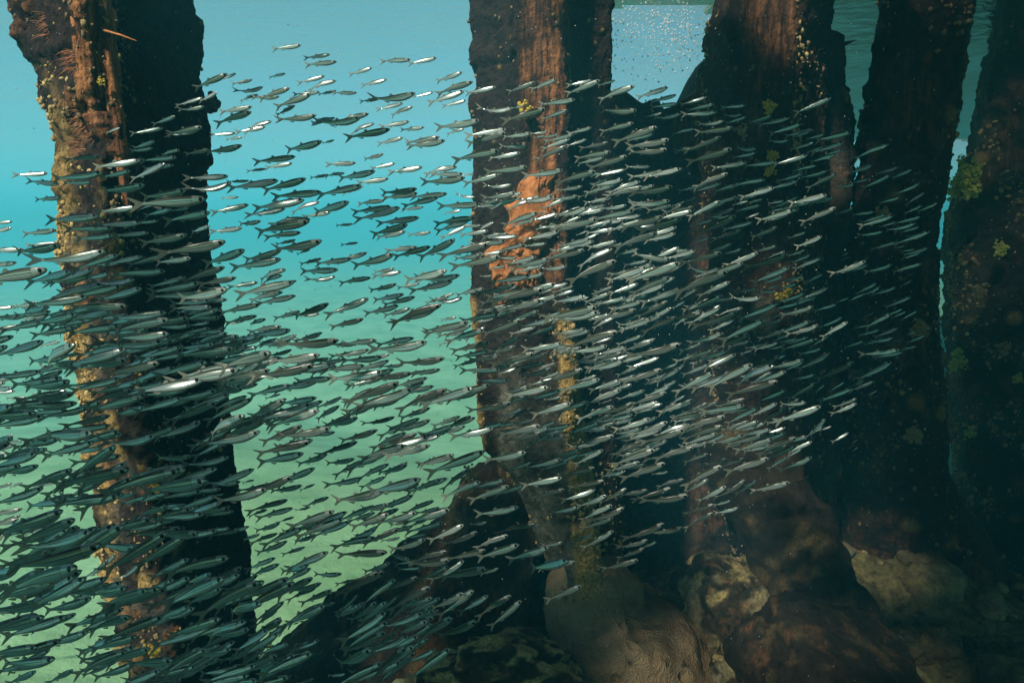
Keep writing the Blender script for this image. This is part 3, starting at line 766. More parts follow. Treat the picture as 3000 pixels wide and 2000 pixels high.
for a in [(225, 175, 1.80, 60, 46, 1, 'feathery orange hydroid tuft high on the rusty strips of the leftmost piling'),
          (255, 345, 1.80, 62, 46, 2, 'feathery pink hydroid tuft beside the lower end of the rusty strips'),
          (262, 390, 1.80, 50, 36, 3, 'feathery orange hydroid tuft just above the first fish on the leftmost piling'),
          (160, 75, 1.88, 62, 60, 4, 'wide patch of pale orange hydroids near the top of the leftmost piling'),
          (235, 440, 1.82, 50, 36, 5, 'lowest hydroid tuft on the leftmost piling, fish passing over it'),
          (360, 380, 1.82, 30, 16, 6, 'short reddish hydroid tuft right of the thin rusty strip')]:
    hydroid(*a)
# a rusty wire sticking out
wire = beam('wire', [tuple(at_y(300, 88, 1.79)), tuple(at_y(350, 102, 1.70)), tuple(at_y(400, 120, 1.66))], [0.003, 0.0028, 0.0014], ORA, 'thin orange strand jutting from the rusty strips of the leftmost piling', 'strand', lambda V, s: {}, sq=2, disp=0.001, lump=0.0, n=20, na=8)

# ------------------------------------------------------------------ below the added shading deck: rusty strips on the first piling

for nm, off, r0, v1 in (('rust_strip', -56, 0.030, 400), ('rust_strip', -4, 0.014, 620)):
    pts = [tuple(at_y(lerp_line(C1, v) + off, v, 1.80)) for v in np.linspace(-60, v1, 9)]
    sp = beam(nm, pts, [r0] * 6 + [r0 * .9, r0 * .7, r0 * .35], ENC, 'x', 'x', lambda V, s: {'rust': np.ones(len(V)), 'crust': 0.5 * sstep(.1, .4, fbm(s * 9, 4)), 'grey': 0 * V[:, 0]}, sq=3, seed=9, disp=0.006, lump=0.006, n=160, na=30)
    del sp['label']; del sp['category']
    sp.parent = p1; sp.location = sp.location - p1.location

def rubble():
    rs = np.random.RandomState(21)
    d, F = sphere_dirs(12, 16)
    Vs, Fs, A1, A2 = [], [], [], []
    k = 0
    while k < 650:
        x, y = rs.uniform(-0.4, 3.4), rs.uniform(1.75, 4.2)
        if x < 0.1 and rs.rand() < .6: continue
        z = seabed_z(np.array([x]), np.array([y]))[0][0]
        r = 0.012 + 0.075 * rs.rand() ** 4
        dd = d / (np.abs(d) ** 3).sum(1, keepdims=True) ** (1 / 3)
        dd = dd * (1 + 0.5 * fbm(d * 1.6 + k * 3.7, 3))[:, None] * r * np.array([rs.uniform(.7, 1.4), rs.uniform(.7, 1.4), rs.uniform(.4, .9)])
        Vs.append(dd @ np.array(Euler((rs.uniform(-.5, .5), rs.uniform(-.5, .5), rs.uniform(0, 6))).to_matrix()).T + np.array([x, y, z + r * .2])); Fs.append(F + len(d) * k)
        A1.append(np.full(len(d), rs.uniform(0, .9))); A2.append(np.clip(fbm(Vs[-1] * 20, 3) * 2, 0, .9)); k += 1
    V = np.concatenate(Vs)
    o = link('rubble', mesh_np('rubble', V, np.concatenate(Fs), [ROCK], {'grey': np.concatenate(A1), 'crust': np.concatenate(A2), 'rust': np.zeros(len(V))})); o['kind'] = 'stuff'
rubble()

FISH_PX = """
799,145,879,134 893,170,965,162 897,194,982,179 567,258,665,220 638,232,694,221 681,250,736,233 694,279,769,257 701,292,754,278 759,281,850,264b
737,290,815,283 873,243,949,225 897,252,982,239 859,280,933,269 931,277,984,267 804,312,911,281b 978,277,1040,268 804,333,868,315 643,328,736,315
629,350,741,337b 817,357,924,339 906,357,964,348 931,371,1053,350 982,357,1076,333 703,373,794,359 690,388,775,373 616,395,687,391 511,308,594,290
531,328,596,312 576,290,643,279 446,359,518,346 384,393,473,375 489,391,592,375 382,431,458,419 379,446,446,434 460,449,527,442 540,451,612,440
598,451,708,429 415,467,516,463 304,388,353,377 272,493,404,469 196,464,286,458 826,440,946,422b 942,420,980,412 750,480,855,455 777,491,855,480
371,522,493,487 424,496,502,482 45,513,136,509 76,529,174,541 147,529,295,507 290,518,384,504 179,538,268,533 96,586,179,579 286,565,426,545
547,525,661,516 554,574,674,538 670,536,723,527 670,554,808,529 768,558,895,527 906,522,962,513 804,580,931,560 647,579,699,579 737,612,886,587
723,632,833,614 848,609,933,594 406,585,545,560 397,605,585,580 902,621,1027,600 888,632,969,625 931,567,1058,549 132,643,290,636 281,623,395,607
393,612,464,598 422,625,507,618 482,638,621,629 621,625,723,600 690,658,768,651 786,645,902,643 737,679,902,652b -36,654,33,650 -45,679,40,670
65,685,165,676 545,679,621,665 616,676,712,672 777,690,879,683 339,692,429,681 446,699,545,687 1116,179,1200,176 1196,187,1277,172 1022,217,1089,203
1054,248,1132,237 1277,237,1353,217 1277,270,1383,243b 1250,299,1357,273 1054,297,1114,290 1208,283,1268,273 1089,308,1212,272 1295,308,1364,299
1362,272,1451,259 1138,330,1209,318 1013,384,1094,364 1013,406,1138,379b 1112,373,1196,357 1172,382,1241,374 1277,379,1402,355b 1304,386,1359,382
1185,420,1286,406 1192,433,1301,413 1362,397,1480,382 1362,417,1480,395b 1473,402,1554,393 1554,393,1603,387 1324,469,1458,440b 1429,464,1522,451
1464,433,1540,426 1062,467,1124,455 955,482,1040,478 1085,493,1156,481 1136,504,1236,493 1241,500,1336,491 1259,513,1353,509 1348,513,1388,510
1234,540,1359,522b 1357,536,1460,516 1420,507,1542,489 982,522,1099,507 1045,536,1136,525 1000,565,1065,549 1112,569,1221,558 1121,583,1219,565
1203,580,1306,567 1179,603,1281,580 1049,598,1121,585 1420,554,1496,542 1337,576,1391,578 1286,609,1402,596 1411,585,1509,567b 1424,605,1516,585
1299,624,1350,618 1176,614,1239,607 1036,625,1138,603 1042,643,1170,614 1105,656,1223,638 982,661,1033,657 1083,683,1196,665 1096,696,1188,681
1194,690,1261,681 1272,652,1388,638 1277,674,1371,650 1487,268,1565,246b 1551,263,1629,234 1576,308,1683,292 1402,335,1500,319 1500,319,1536,310
1478,355,1596,319b 1585,348,1661,324 1661,250,1734,237 1658,272,1754,243 1750,250,1801,237 1750,279,1853,263b 1866,286,1954,259 1904,297,1978,283
1906,312,1982,306 1750,333,1864,321b 1888,342,1938,333 1594,417,1679,395b 1661,393,1732,374 1589,431,1667,413 1661,429,1717,408 1699,435,1779,420b
1754,384,1855,362b 1799,411,1920,379b 1569,460,1656,435 1681,462,1788,446 1692,480,1768,462 1723,493,1834,460b 1839,435,1955,413b 1844,451,1949,442b
1920,353,1991,337 1625,531,1743,504b 1536,522,1647,496 1746,511,1830,500 1835,491,1904,487 1732,545,1821,529 1629,560,1705,547 1690,576,1759,556
1772,567,1877,554b 1848,574,1967,547b 1884,518,1991,498 1513,600,1618,578 1616,589,1690,574 1469,658,1574,625 1567,629,1598,623 1625,643,1719,609
1696,625,1754,607 1621,674,1746,643b 1732,670,1777,656 1821,667,1938,638b 1871,679,1991,643b 1737,638,1853,621 1848,607,1960,589 1348,687,1429,679
1415,696,1516,694 1290,696,1365,665 1996,304,2065,289 2009,321,2089,308b 2000,337,2096,330 2112,315,2181,310 2337,324,2422,297 2179,366,2261,337b
2036,391,2145,375b 2254,393,2344,364 2312,406,2375,382 2125,362,2183,344 2223,366,2308,348 2045,371,2116,357 2013,440,2109,404b 2388,413,2491,388
2375,446,2464,422 2317,437,2379,420 2246,420,2308,411 2013,475,2138,440b 2138,446,2219,431 2147,462,2212,449 2085,493,2183,478 2268,480,2357,460
2183,484,2268,478 2326,496,2388,487 2371,473,2446,455 2473,511,2558,482 2511,451,2594,429 2031,542,2127,513b 2147,536,2237,529 2281,531,2348,509
2348,522,2417,504 2362,547,2446,513b 2089,558,2167,540 2033,560,2107,540 2170,578,2263,554 2250,554,2330,533 2308,596,2417,574 2371,598,2442,580
2446,554,2500,540 2522,554,2607,513 2607,522,2670,498 2567,509,2625,493 2491,536,2540,527 2625,571,2690,538 2656,592,2708,565 2571,594,2634,580
2688,621,2746,594 1987,598,2039,578b 2080,636,2145,614b 1991,634,2039,614b 2217,647,2321,618 2348,652,2442,612b 2449,627,2496,612b 2496,629,2558,621
2246,596,2297,589 2152,616,2225,603 2518,663,2612,634 2616,656,2694,636 2036,687,2152,636b 2121,674,2199,652 2594,681,2674,656 2518,692,2583,679
2089,701,2167,676b 2188,699,2277,665b 2312,699,2357,681 2661,696,2710,681 -36,735,60,730 27,746,179,721 -40,779,51,771 -85,822,136,795 214,704,330,690
411,712,542,692 478,744,658,710b 585,771,725,739 806,715,866,704 790,739,944,710b 710,768,824,735 674,784,821,762 118,784,295,735 219,788,339,748
308,773,415,753 379,779,478,746 451,768,562,759 339,804,467,793 241,817,326,804 531,817,658,786b 442,842,536,811 580,833,690,815 670,840,754,829
743,808,839,793 750,819,830,810 699,860,855,829 719,873,826,858 754,891,859,867 647,913,754,893 877,793,991,793 924,773,1027,759 877,773,942,759
902,829,982,811 132,867,277,835 277,846,393,820 446,869,585,860 504,882,670,851 504,900,621,902 531,931,634,913 205,900,366,898 321,938,478,916
80,900,241,869 36,927,143,913 -45,904,36,900 -27,940,76,922 78,954,232,922 179,931,319,913 96,983,214,960 455,962,554,954 527,978,609,962
330,980,429,971 330,998,491,978 549,954,614,945 661,942,752,927 710,947,783,937 728,967,824,958 732,983,855,969 783,1009,871,983 821,1021,982,998b
862,994,935,985 801,933,879,913 844,936,964,893b 574,1032,656,1000 603,1029,723,998b 616,1043,723,1025 612,1061,732,1045 777,1050,853,1025
777,1067,935,1041 741,1117,915,1070b 884,1061,964,1050b 911,1096,984,1072 -22,1043,134,1003 112,1012,181,1000 62,1065,241,1014 223,1038,366,1014
357,1038,458,1009 411,1047,531,1018 107,1079,232,1061 214,1079,379,1054 304,1096,467,1065 362,1123,462,1096 464,1092,531,1074 518,1105,681,1072
643,1123,768,1061 643,1119,786,1085 -36,1105,69,1099 -45,1141,47,1137 45,1146,212,1117 71,1123,179,1090 105,1157,192,1146 214,1141,348,1112
388,1150,585,1117 562,1168,670,1132 612,1154,714,1139 732,1154,853,1130 859,1117,973,1108 853,1137,897,1125 -54,1181,9,1177 54,1197,212,1183
-67,1230,112,1208 -36,1253,125,1221 134,1226,254,1195 268,1195,420,1163 397,1204,536,1168 201,1244,321,1217 500,1226,634,1181 607,1226,730,1172
696,1262,815,1206 192,1262,312,1248 786,1244,935,1204 839,1212,940,1177 763,1297,884,1248b 911,1230,996,1190 857,1279,951,1266 558,1311,670,1257
571,1266,725,1219 94,1288,286,1266 393,1293,504,1253 -22,1293,45,1273 54,1311,179,1284 750,1329,906,1295b 121,1338,272,1297 -18,1346,116,1324
446,1346,558,1338 1129,735,1219,724 1152,753,1259,724b 1223,753,1333,708 1000,715,1049,713 1295,746,1429,717b 1326,784,1462,753b 1371,717,1478,708
1460,757,1513,755 1531,704,1636,679 1634,721,1728,701 1536,719,1598,715 1498,788,1607,759 1605,762,1710,733b 1688,766,1790,733 1661,815,1801,768b
1576,797,1658,779 1513,820,1592,802 1801,717,1920,688b 1710,730,1777,717 1804,748,1871,730 1853,748,1960,762b 1902,762,1984,728 1826,775,1893,766
1027,784,1154,748 1092,800,1156,788 1087,811,1174,797 991,826,1083,815 1176,824,1308,797 1228,829,1344,808 1201,855,1321,826 1335,862,1417,846
1397,869,1507,833b 1080,855,1161,833 1085,880,1183,864 1121,893,1214,871 1246,887,1315,869 1268,896,1353,873 1138,936,1290,896b 1147,945,1272,909
1067,922,1165,896 1121,927,1201,904 955,922,1078,878 964,958,1065,936b 1424,882,1531,851b 1433,878,1589,849b 1589,849,1661,831 1455,913,1585,882b
1621,884,1710,871 1710,882,1783,862 1786,860,1866,833 1842,855,1960,815b 1589,936,1746,902b 1786,909,1879,884 1746,940,1862,909b 1866,931,1953,884b
1817,882,1879,860 1839,824,1984,775 1348,940,1458,920 1286,936,1337,931 1415,980,1522,940b 1241,980,1368,945 1304,983,1379,954 1304,998,1415,967
1321,1029,1433,1003b 1335,1047,1429,1029 1362,998,1420,958 1493,936,1576,913 1522,958,1621,936 1540,983,1625,958 1661,1007,1804,974b
1670,1038,1777,1014 1804,1007,1879,985 1817,967,1908,936 1875,967,1982,931b 1442,1025,1522,987 1531,1029,1645,1007 1435,1070,1562,1036b
1509,1083,1594,1061 1839,1056,1987,1009b 1723,1092,1826,1056 1714,1083,1804,1054 1670,1065,1752,1054 1525,1110,1614,1079b 1348,1085,1462,1083
1330,1074,1402,1052 987,1047,1078,1025 1000,1061,1116,1047 1040,1088,1136,1058 1103,1007,1210,992 1089,1038,1246,1003 1165,1074,1299,1050b
1183,1092,1257,1090 1045,1110,1152,1083 1080,1114,1205,1094b 1000,1007,1103,998 1585,1123,1705,1083b 1638,1146,1754,1112 1710,1181,1817,1143
1821,1123,1935,1083b 1911,1119,1993,1083 1848,1186,1949,1150b 1929,1212,2027,1172 1754,1141,1821,1119 1156,1154,1241,1121 1170,1154,1268,1132
1009,1181,1165,1123b 1085,1204,1174,1163 1000,1226,1087,1190 1161,1190,1306,1143 1312,1159,1433,1128 1308,1177,1402,1146 1170,1226,1259,1195
1482,1163,1603,1134 1366,1212,1496,1181b 1558,1217,1670,1181 1473,1230,1558,1197b 1688,1226,1795,1192 1759,1221,1850,1183b 1754,1235,1850,1215
1839,1208,1906,1186 1799,1266,1902,1226 1848,1284,1951,1235 1062,1248,1152,1224b 1134,1262,1228,1226 1161,1266,1259,1230 991,1297,1103,1262b
1317,1284,1442,1255 1460,1275,1580,1246b 1473,1293,1585,1268b 1580,1266,1670,1244 1183,1302,1288,1275 1112,1311,1219,1271b 1286,1275,1362,1248
1683,1306,1795,1275b 1665,1320,1759,1288 1799,1324,1897,1295b 1875,1306,2000,1257b 1125,1338,1257,1306 1915,1338,2027,1311b 1817,1338,1911,1311
2000,771,2109,742b 2192,786,2308,746b 2321,788,2402,757 1973,849,2125,800b 2125,779,2214,744 2203,829,2308,784 2440,808,2527,768b 2513,771,2542,754
2045,864,2134,829 1991,873,2036,851 2134,882,2225,873 2013,913,2112,867 1955,936,2051,920b 2033,967,2156,913b 2165,936,2270,891 2348,878,2424,842
2272,846,2333,833 2308,900,2371,873 2384,909,2446,893 2286,925,2382,900 2536,802,2612,775 2616,793,2692,775 2643,748,2719,726 2554,730,2616,712
2625,712,2710,683 2326,726,2411,692 2504,860,2565,831 2522,871,2576,840 2558,867,2621,842 2594,900,2661,871 2446,887,2484,873 2107,994,2234,940
2083,1021,2196,980b 2277,978,2371,942 2308,985,2391,954 2259,998,2312,980 2290,1025,2384,994 2402,987,2480,945 2522,958,2612,922 2612,931,2652,913
2638,936,2683,913 2513,983,2576,967 2549,1007,2612,989 2473,1018,2527,1000 2558,989,2625,962 2210,1025,2277,1005 2339,1038,2406,1021
2527,1043,2621,1025 1991,1029,2056,1005 1996,1052,2089,1027 2031,1056,2129,1029 2188,1088,2283,1043b 2339,1083,2431,1034 2254,1085,2346,1054
2397,1114,2493,1061b 2509,1114,2607,1061 2429,1148,2471,1119 2000,1101,2071,1067 2067,1132,2201,1070 2134,1159,2270,1117b 2214,1177,2304,1143
2304,1170,2388,1123 2397,1175,2489,1139 2491,1146,2554,1117 2286,1188,2357,1179 2000,1137,2062,1103 2438,1217,2504,1181 2054,1208,2176,1188
2000,1217,2069,1181b 2121,1239,2219,1195 2196,1244,2299,1197b 2277,1239,2393,1190 2004,1253,2118,1219b 2357,1275,2424,1230 2402,1262,2433,1248
1991,1279,2114,1250b 2000,1297,2100,1271 2089,1306,2174,1273 2125,1302,2234,1275 2156,1324,2259,1284 2214,1324,2328,1282b 2250,1346,2328,1306
-27,1327,22,1327 -36,1371,116,1329 214,1354,344,1338 223,1438,366,1358 58,1434,214,1376 179,1389,254,1376 308,1429,513,1385 487,1416,629,1376
-22,1434,33,1416 58,1492,210,1456 156,1479,344,1456 397,1470,496,1443 469,1452,580,1443 518,1492,634,1452 -36,1510,58,1492 -40,1541,49,1523
0,1568,85,1537 45,1590,228,1519 89,1617,234,1563 103,1612,232,1541 388,1510,496,1483 429,1528,558,1492 455,1519,598,1505 616,1425,741,1376
710,1412,746,1405 723,1452,853,1398 786,1447,884,1421 879,1434,922,1418 625,1479,779,1434 732,1492,839,1465 754,1514,855,1490 817,1528,862,1512
741,1563,821,1530 732,1586,812,1563 817,1563,884,1543 866,1572,1000,1523 442,1577,594,1554 612,1563,701,1554 321,1617,451,1590 179,1657,366,1541
134,1644,312,1590 -54,1702,80,1648 0,1729,246,1653 67,1796,250,1693 250,1702,321,1639 487,1671,670,1633 723,1688,817,1653 835,1671,960,1617
750,1626,839,1586 821,1706,911,1664 915,1688,1000,1679 804,1746,920,1688 576,1791,759,1706 580,1738,705,1679 433,1751,558,1688 290,1773,446,1720
-36,1800,76,1778 -54,1862,134,1804 112,1804,268,1751 263,1800,393,1751 446,1822,558,1773 625,1804,777,1755 741,1822,830,1764 487,1867,647,1809
-45,1836,9,1827 -54,1925,116,1889 116,1898,259,1849 250,1845,397,1796 259,1907,402,1862 580,1862,723,1818 589,1894,665,1862 670,1943,759,1876
683,1912,786,1845 223,1961,366,1912 134,2001,223,1956 9,2010,112,1961 268,1996,393,1943 388,1996,500,1943 478,1965,603,1903 491,1996,585,1956
598,1988,746,1952 763,1970,911,1916 759,1916,848,1880 808,1921,871,1889 835,1836,955,1769 839,1751,924,1722b 866,2001,920,1988 978,1387,1069,1349
1069,1349,1127,1333 1045,1398,1136,1362 1125,1385,1192,1356 1223,1367,1330,1329 1250,1385,1415,1327 1415,1358,1538,1322 1679,1358,1766,1320
1795,1358,1913,1316b 1893,1354,2000,1320b 1580,1376,1665,1351 1629,1387,1743,1374b 1759,1403,1828,1376 1817,1403,1946,1358b 1821,1380,1888,1358
1527,1425,1643,1398 1196,1443,1290,1403 1062,1456,1232,1400 1290,1429,1371,1376b 1295,1452,1406,1412 1379,1429,1478,1407 1375,1465,1489,1425
1558,1452,1652,1434b 1665,1429,1768,1409b 1643,1470,1741,1434 1754,1479,1833,1429b 1817,1452,1893,1434 1853,1467,1962,1429b 1879,1483,2009,1447b
1924,1421,2000,1403b 1179,1496,1268,1470 1214,1510,1286,1485 1049,1505,1141,1472 1018,1528,1098,1501 1027,1546,1138,1505 1098,1541,1219,1501
1196,1541,1252,1519 1040,1577,1107,1541 1062,1595,1165,1550b 1116,1586,1170,1575 1295,1604,1397,1559b 1254,1586,1357,1537 1371,1541,1426,1528b
1393,1514,1516,1485 1451,1550,1565,1534b 1513,1541,1580,1537 1612,1510,1692,1481 1696,1519,1792,1481 1723,1541,1824,1485b 1696,1546,1795,1519
1830,1590,1944,1534b 1897,1568,2000,1548b 1808,1612,1895,1581 1866,1604,1924,1590 1808,1635,1886,1608b 1763,1671,1866,1637b 1705,1604,1797,1559
1683,1590,1732,1563 1647,1595,1688,1592 1585,1604,1647,1586 1487,1648,1605,1597 1545,1688,1658,1626 1576,1653,1685,1648 1388,1599,1487,1568
1397,1639,1518,1592 1308,1635,1420,1615b 1188,1671,1317,1633b 1201,1639,1308,1615b 1286,1702,1424,1657b 1406,1684,1460,1662 1134,1635,1201,1630
982,1630,1134,1612b 1138,1621,1246,1577 978,1738,1105,1679b 1058,1764,1156,1700 1125,1733,1223,1688b 1134,1778,1259,1720 1268,1706,1357,1644
1259,1796,1357,1733 1286,1800,1386,1733 1393,1798,1496,1746 1433,1836,1527,1762 1598,1760,1701,1715 1000,1885,1125,1800 1125,1871,1203,1802b
1179,1831,1261,1778 1214,1880,1326,1800b 1147,1867,1254,1813 1281,1885,1395,1811b 1000,1916,1125,1858 1080,1916,1192,1869 1067,1996,1188,1898b
1027,1996,1170,1947 1188,1947,1272,1903 1196,1988,1317,1903 1000,1782,1047,1746 2000,1349,2074,1331 2071,1367,2123,1342b 2004,1421,2105,1362b
2103,1371,2179,1342b 2127,1385,2246,1342b 2250,1376,2306,1336 2286,1385,2373,1338 2009,1443,2071,1403 2098,1470,2181,1405b 2156,1447,2217,1407
2201,1443,2306,1412 2040,1474,2121,1423 2000,1505,2089,1479b 2089,1479,2141,1467 2000,1541,2087,1503b 2096,1508,2161,1485
"""

# ------------------------------------------------------------------ fish
def fish_mat():
    m, nt, b = new_mat('fish_skin')
    uvn = N(nt, 'ShaderNodeUVMap'); uvn.uv_map = 'uv'
    sx = N(nt, 'ShaderNodeSeparateXYZ'); nt.links.new(uvn.outputs[0], sx.inputs[0])
    nz = noise_n(nt, 60, 3, 0.6, uvn.outputs[0])
    ad = N(nt, 'ShaderNodeMath', operation='MULTIPLY_ADD'); ad.inputs[1].default_value = 0.05; nt.links.new(nz.outputs[0], ad.inputs[0]); nt.links.new(sx.outputs[1], ad.inputs[2])
    c = ramp(nt, ad.outputs[0], [(0.0, (0.60, 0.50, 0.42)), (0.16, (0.42, 0.47, 0.43)), (0.34, (0.46, 0.56, 0.54)), (0.50, (0.42, 0.52, 0.47)), (0.535, (0.025, 0.04, 0.035)),
                             (0.57, (0.03, 0.045, 0.04)), (0.595, (0.62, 0.70, 0.61)), (0.68, (0.36, 0.43, 0.36)), (0.78, (0.12, 0.16, 0.115)), (0.88, (0.04, 0.05, 0.03)), (1.0, (0.018, 0.022, 0.014))]).outputs[0]
    # silver gill plate
    g = ramp(nt, sx.outputs[0], [(0.02, (0, 0, 0)), (0.05, (.7, .7, .7)), (0.20, (.7, .7, .7)), (0.235, (0, 0, 0))]).outputs[0]
    c = mixc(nt, g, c, mixc(nt, 0.72, c, (0.50, 0.53, 0.48)))
    # dark gill slit
    gs = ramp(nt, sx.outputs[0], [(0.222, (0, 0, 0)), (0.232, (.6, .6, .6)), (0.242, (0, 0, 0))]).outputs[0]
    c = mixc(nt, gs, c, (0.04, 0.045, 0.035))
    nt.links.new(c, b.inputs['Base Color'])
    mr = ramp(nt, ad.outputs[0], [(0.0, (.4,) * 3), (0.5, (.6,) * 3), (0.7, (.55,) * 3), (0.88, (.1,) * 3)]).outputs[0]
    nt.links.new(mr, b.inputs['Metallic'])
    b.inputs['Roughness'].default_value = 0.27
    oi = N(nt, 'ShaderNodeObjectInfo')
    return m
FISH = fish_mat()
def fin_mat():
    m, nt, b = new_mat('fish_fin')
    b.inputs['Base Color'].default_value = (0.20, 0.22, 0.17, 1); b.inputs['Roughness'].default_value = 0.5
    b.inputs['Alpha'].default_value = 0.75
    return m
FIN = fin_mat()
def plain(name, c, rough, metal=0.0):
    m, nt, b = new_mat(name); b.inputs['Base Color'].default_value = (*c, 1); b.inputs['Roughness'].default_value = rough; b.inputs['Metallic'].default_value = metal
    return m
IRIS = plain('fish_iris', (0.80, 0.78, 0.62), 0.25, 0.5)
PUPIL = plain('fish_pupil', (0.006, 0.006, 0.007), 0.12)
SKIN_S = np.array([0, .015, .05, .10, .16, .24, .34, .44, .54, .64, .74, .84, .92, 1.0])
SKIN_T = 0.95 * np.array([.004, .018, .037, .051, .062, .071, .076, .075, .070, .061, .049, .036, .026, .023])
SKIN_B = 0.93 * np.array([.006, .020, .038, .054, .068, .080, .088, .087, .080, .068, .052, .038, .029, .026])
LB = 0.82
def bend(P, k):
    k, m = k
    s = 0.5 - P[:, 0]
    P = P.copy(); P[:, 2] += m * (np.clip(s - 0.25, 0, 1) ** 2 * 0.5 - 0.02); P[:, 1] += k * (np.clip(s - 0.3, 0, 1) ** 2) * 0.55
    return P
def fish_parts(k, nr=22, ns=16):
    s = np.linspace(0, 1, nr) ** 1.15
    top = np.interp(s, SKIN_S, SKIN_T); bot = np.interp(s, SKIN_S, SKIN_B)
    th = 0.5 * (top + bot) * np.interp(s, [0, .1, .25, .6, 1], [1.0, .72, .56, .45, .30])
    a = np.linspace(0, 2 * math.pi, ns, endpoint=False)
    zc = 0.012 * np.interp(s, [0, .3, 1], [0.9, 0, 0.2])
    S, A = np.meshgrid(s, a, indexing='ij')
    up = np.sin(A); sd = np.cos(A)
    Z = np.where(up > 0, top[:, None] * up, bot[:, None] * up) + zc[:, None]
    Y = th[:, None] * np.sign(sd) * np.abs(sd) ** 0.6
    X = 0.5 - S * LB
    V = np.stack([X, Y, Z], -1).reshape(-1, 3)
    uv = np.stack([S, 0.5 + 0.5 * up], -1).reshape(-1, 2)
    F = grid_faces(nr, ns)[:, ::-1]
    caps = [np.arange(ns)[None, :], (np.arange(ns) + (nr - 1) * ns)[None, ::-1]]
    body = (bend(V, k), [F] + caps, uv)
    def fin(out, thick=0.0028):
        o = np.array(out, float); n = len(o)
        V = np.concatenate([np.stack([o[:, 0], np.full(n, thick / 2), o[:, 1]], 1), np.stack([o[:, 0], np.full(n, -thick / 2), o[:, 1]], 1)])
        i = np.arange(n); j = (i + 1) % n
        return bend(V, k), [i[None, :], (i[::-1] + n)[None, :], np.stack([i, i + n, j + n, j], 1)]
    tail = fin([(-.31, .024), (-.345, .032), (-.40, .062), (-.455, .088), (-.50, .098), (-.47, .060), (-.425, .022), (-.41, .002), (-.425, -.022), (-.47, -.066), (-.50, -.108), (-.455, -.096), (-.40, -.064), (-.345, -.034), (-.31, -.022)])
    dors = fin([(.03, .066), (.005, .098), (-.02, .104), (-.05, .075), (-.075, .062), (-.02, .06)])
    anal = fin([(-.08, -.060), (-.10, -.088), (-.13, -.082), (-.20, -.050), (-.16, -.045)])
    pec = fin([(.25, -.048), (.20, -.078), (.16, -.084), (.20, -.055)])
    eyes = []
    for sgn in (1, -1):
        na, nb = 12, 6
        ph = np.linspace(0, math.pi * .62, nb); aa = np.linspace(0, 2 * math.pi, na, endpoint=False)
        Ph, Aa = np.meshgrid(ph, aa, indexing='ij')
        r = 0.038
        E = np.stack([0.42 + r * np.sin(Ph) * np.cos(Aa), sgn * (0.0225 + r * 0.42 * np.cos(Ph)), 0.014 + r * np.sin(Ph) * np.sin(Aa)], -1).reshape(-1, 3)
        EF = grid_faces(nb, na)
        if sgn > 0: EF = EF[:, ::-1]
        fm = (np.arange(len(EF)) // na >= 3).astype(int)      # 0 pupil, 1 iris
        eyes.append((bend(E, k), EF, fm))
    return body, tail, dors, anal, pec, eyes

BENDS = [(0.0, 0.0), (0.45, 0.22), (-0.45, -0.2), (1.0, -0.35), (-1.0, 0.4)]
PROTO = []
for k in BENDS:
    body, tail, dors, anal, pec, eyes = fish_parts(k)
    d = {'fish': mesh_np('fish', body[0], body[1], [FISH], uv=body[2])}
    for nm, f in (('tail_fin', tail), ('dorsal_fin', dors), ('anal_fin', anal), ('pectoral_fin', pec)):
        d[nm] = mesh_np(nm, f[0], f[1], [FIN], smooth=False)
    d['eye'] = [mesh_np('eye', e[0], e[1], [PUPIL, IRIS], fmat=e[2]) for e in eyes]
    PROTO.append(d)

def inside(L, Rr, u, v, pad=0):
    return lerp_line(L, v) - pad < u < lerp_line(Rr, v) + pad
def backdrop(u, v):
    """(what the fish is seen against, the depth it must stay in front of)"""
    if inside(P1L, P1R, u, v): return 'the rust streaked piling', D1 - 0.27 - 0.12
    if v > 1640 and 1610 < u < 2120 and u > 1640: return 'the brown boulder coral', 1.85
    if v < 1680 and inside(P2L, P2R, u, v): return 'the orange ribbed piling', D2 - 0.27 - 0.13
    if v > np.interp(u, [690, 1000, 1250, 1400, 1640], [1960, 1690, 1530, 1345, 1340]) and u < 1640: return 'the dark rubble ledge', 1.75
    if 2470 < u < 2780 and inside(P4L, P4R, u, v): return 'the near black piling', D4 - 0.32 - 0.2
    if u > 1800 and v > 1180: return 'the dark leaning beam', 2.3
    if 2030 < u < 2420: return 'the yellow spotted brown piling', D3 - 0.3 - 0.15
    if 1780 < u < 2480 and v > 300: return 'the broken concrete stub', DB - 0.6
    if u < 300: return 'the outer open water', 2.6
    if u < 1420: return 'the open turquoise water', 2.7
    return 'dim water between pilings', 2.8

rnd = random.Random(5)
ITEMS = []
for t in FISH_PX.split():
    b = t.endswith('b'); x0, y0, x1, y1 = (float(q) for q in t.rstrip('b').split(','))
    ITEMS.append([x0, y0, x1, y1, b, False])
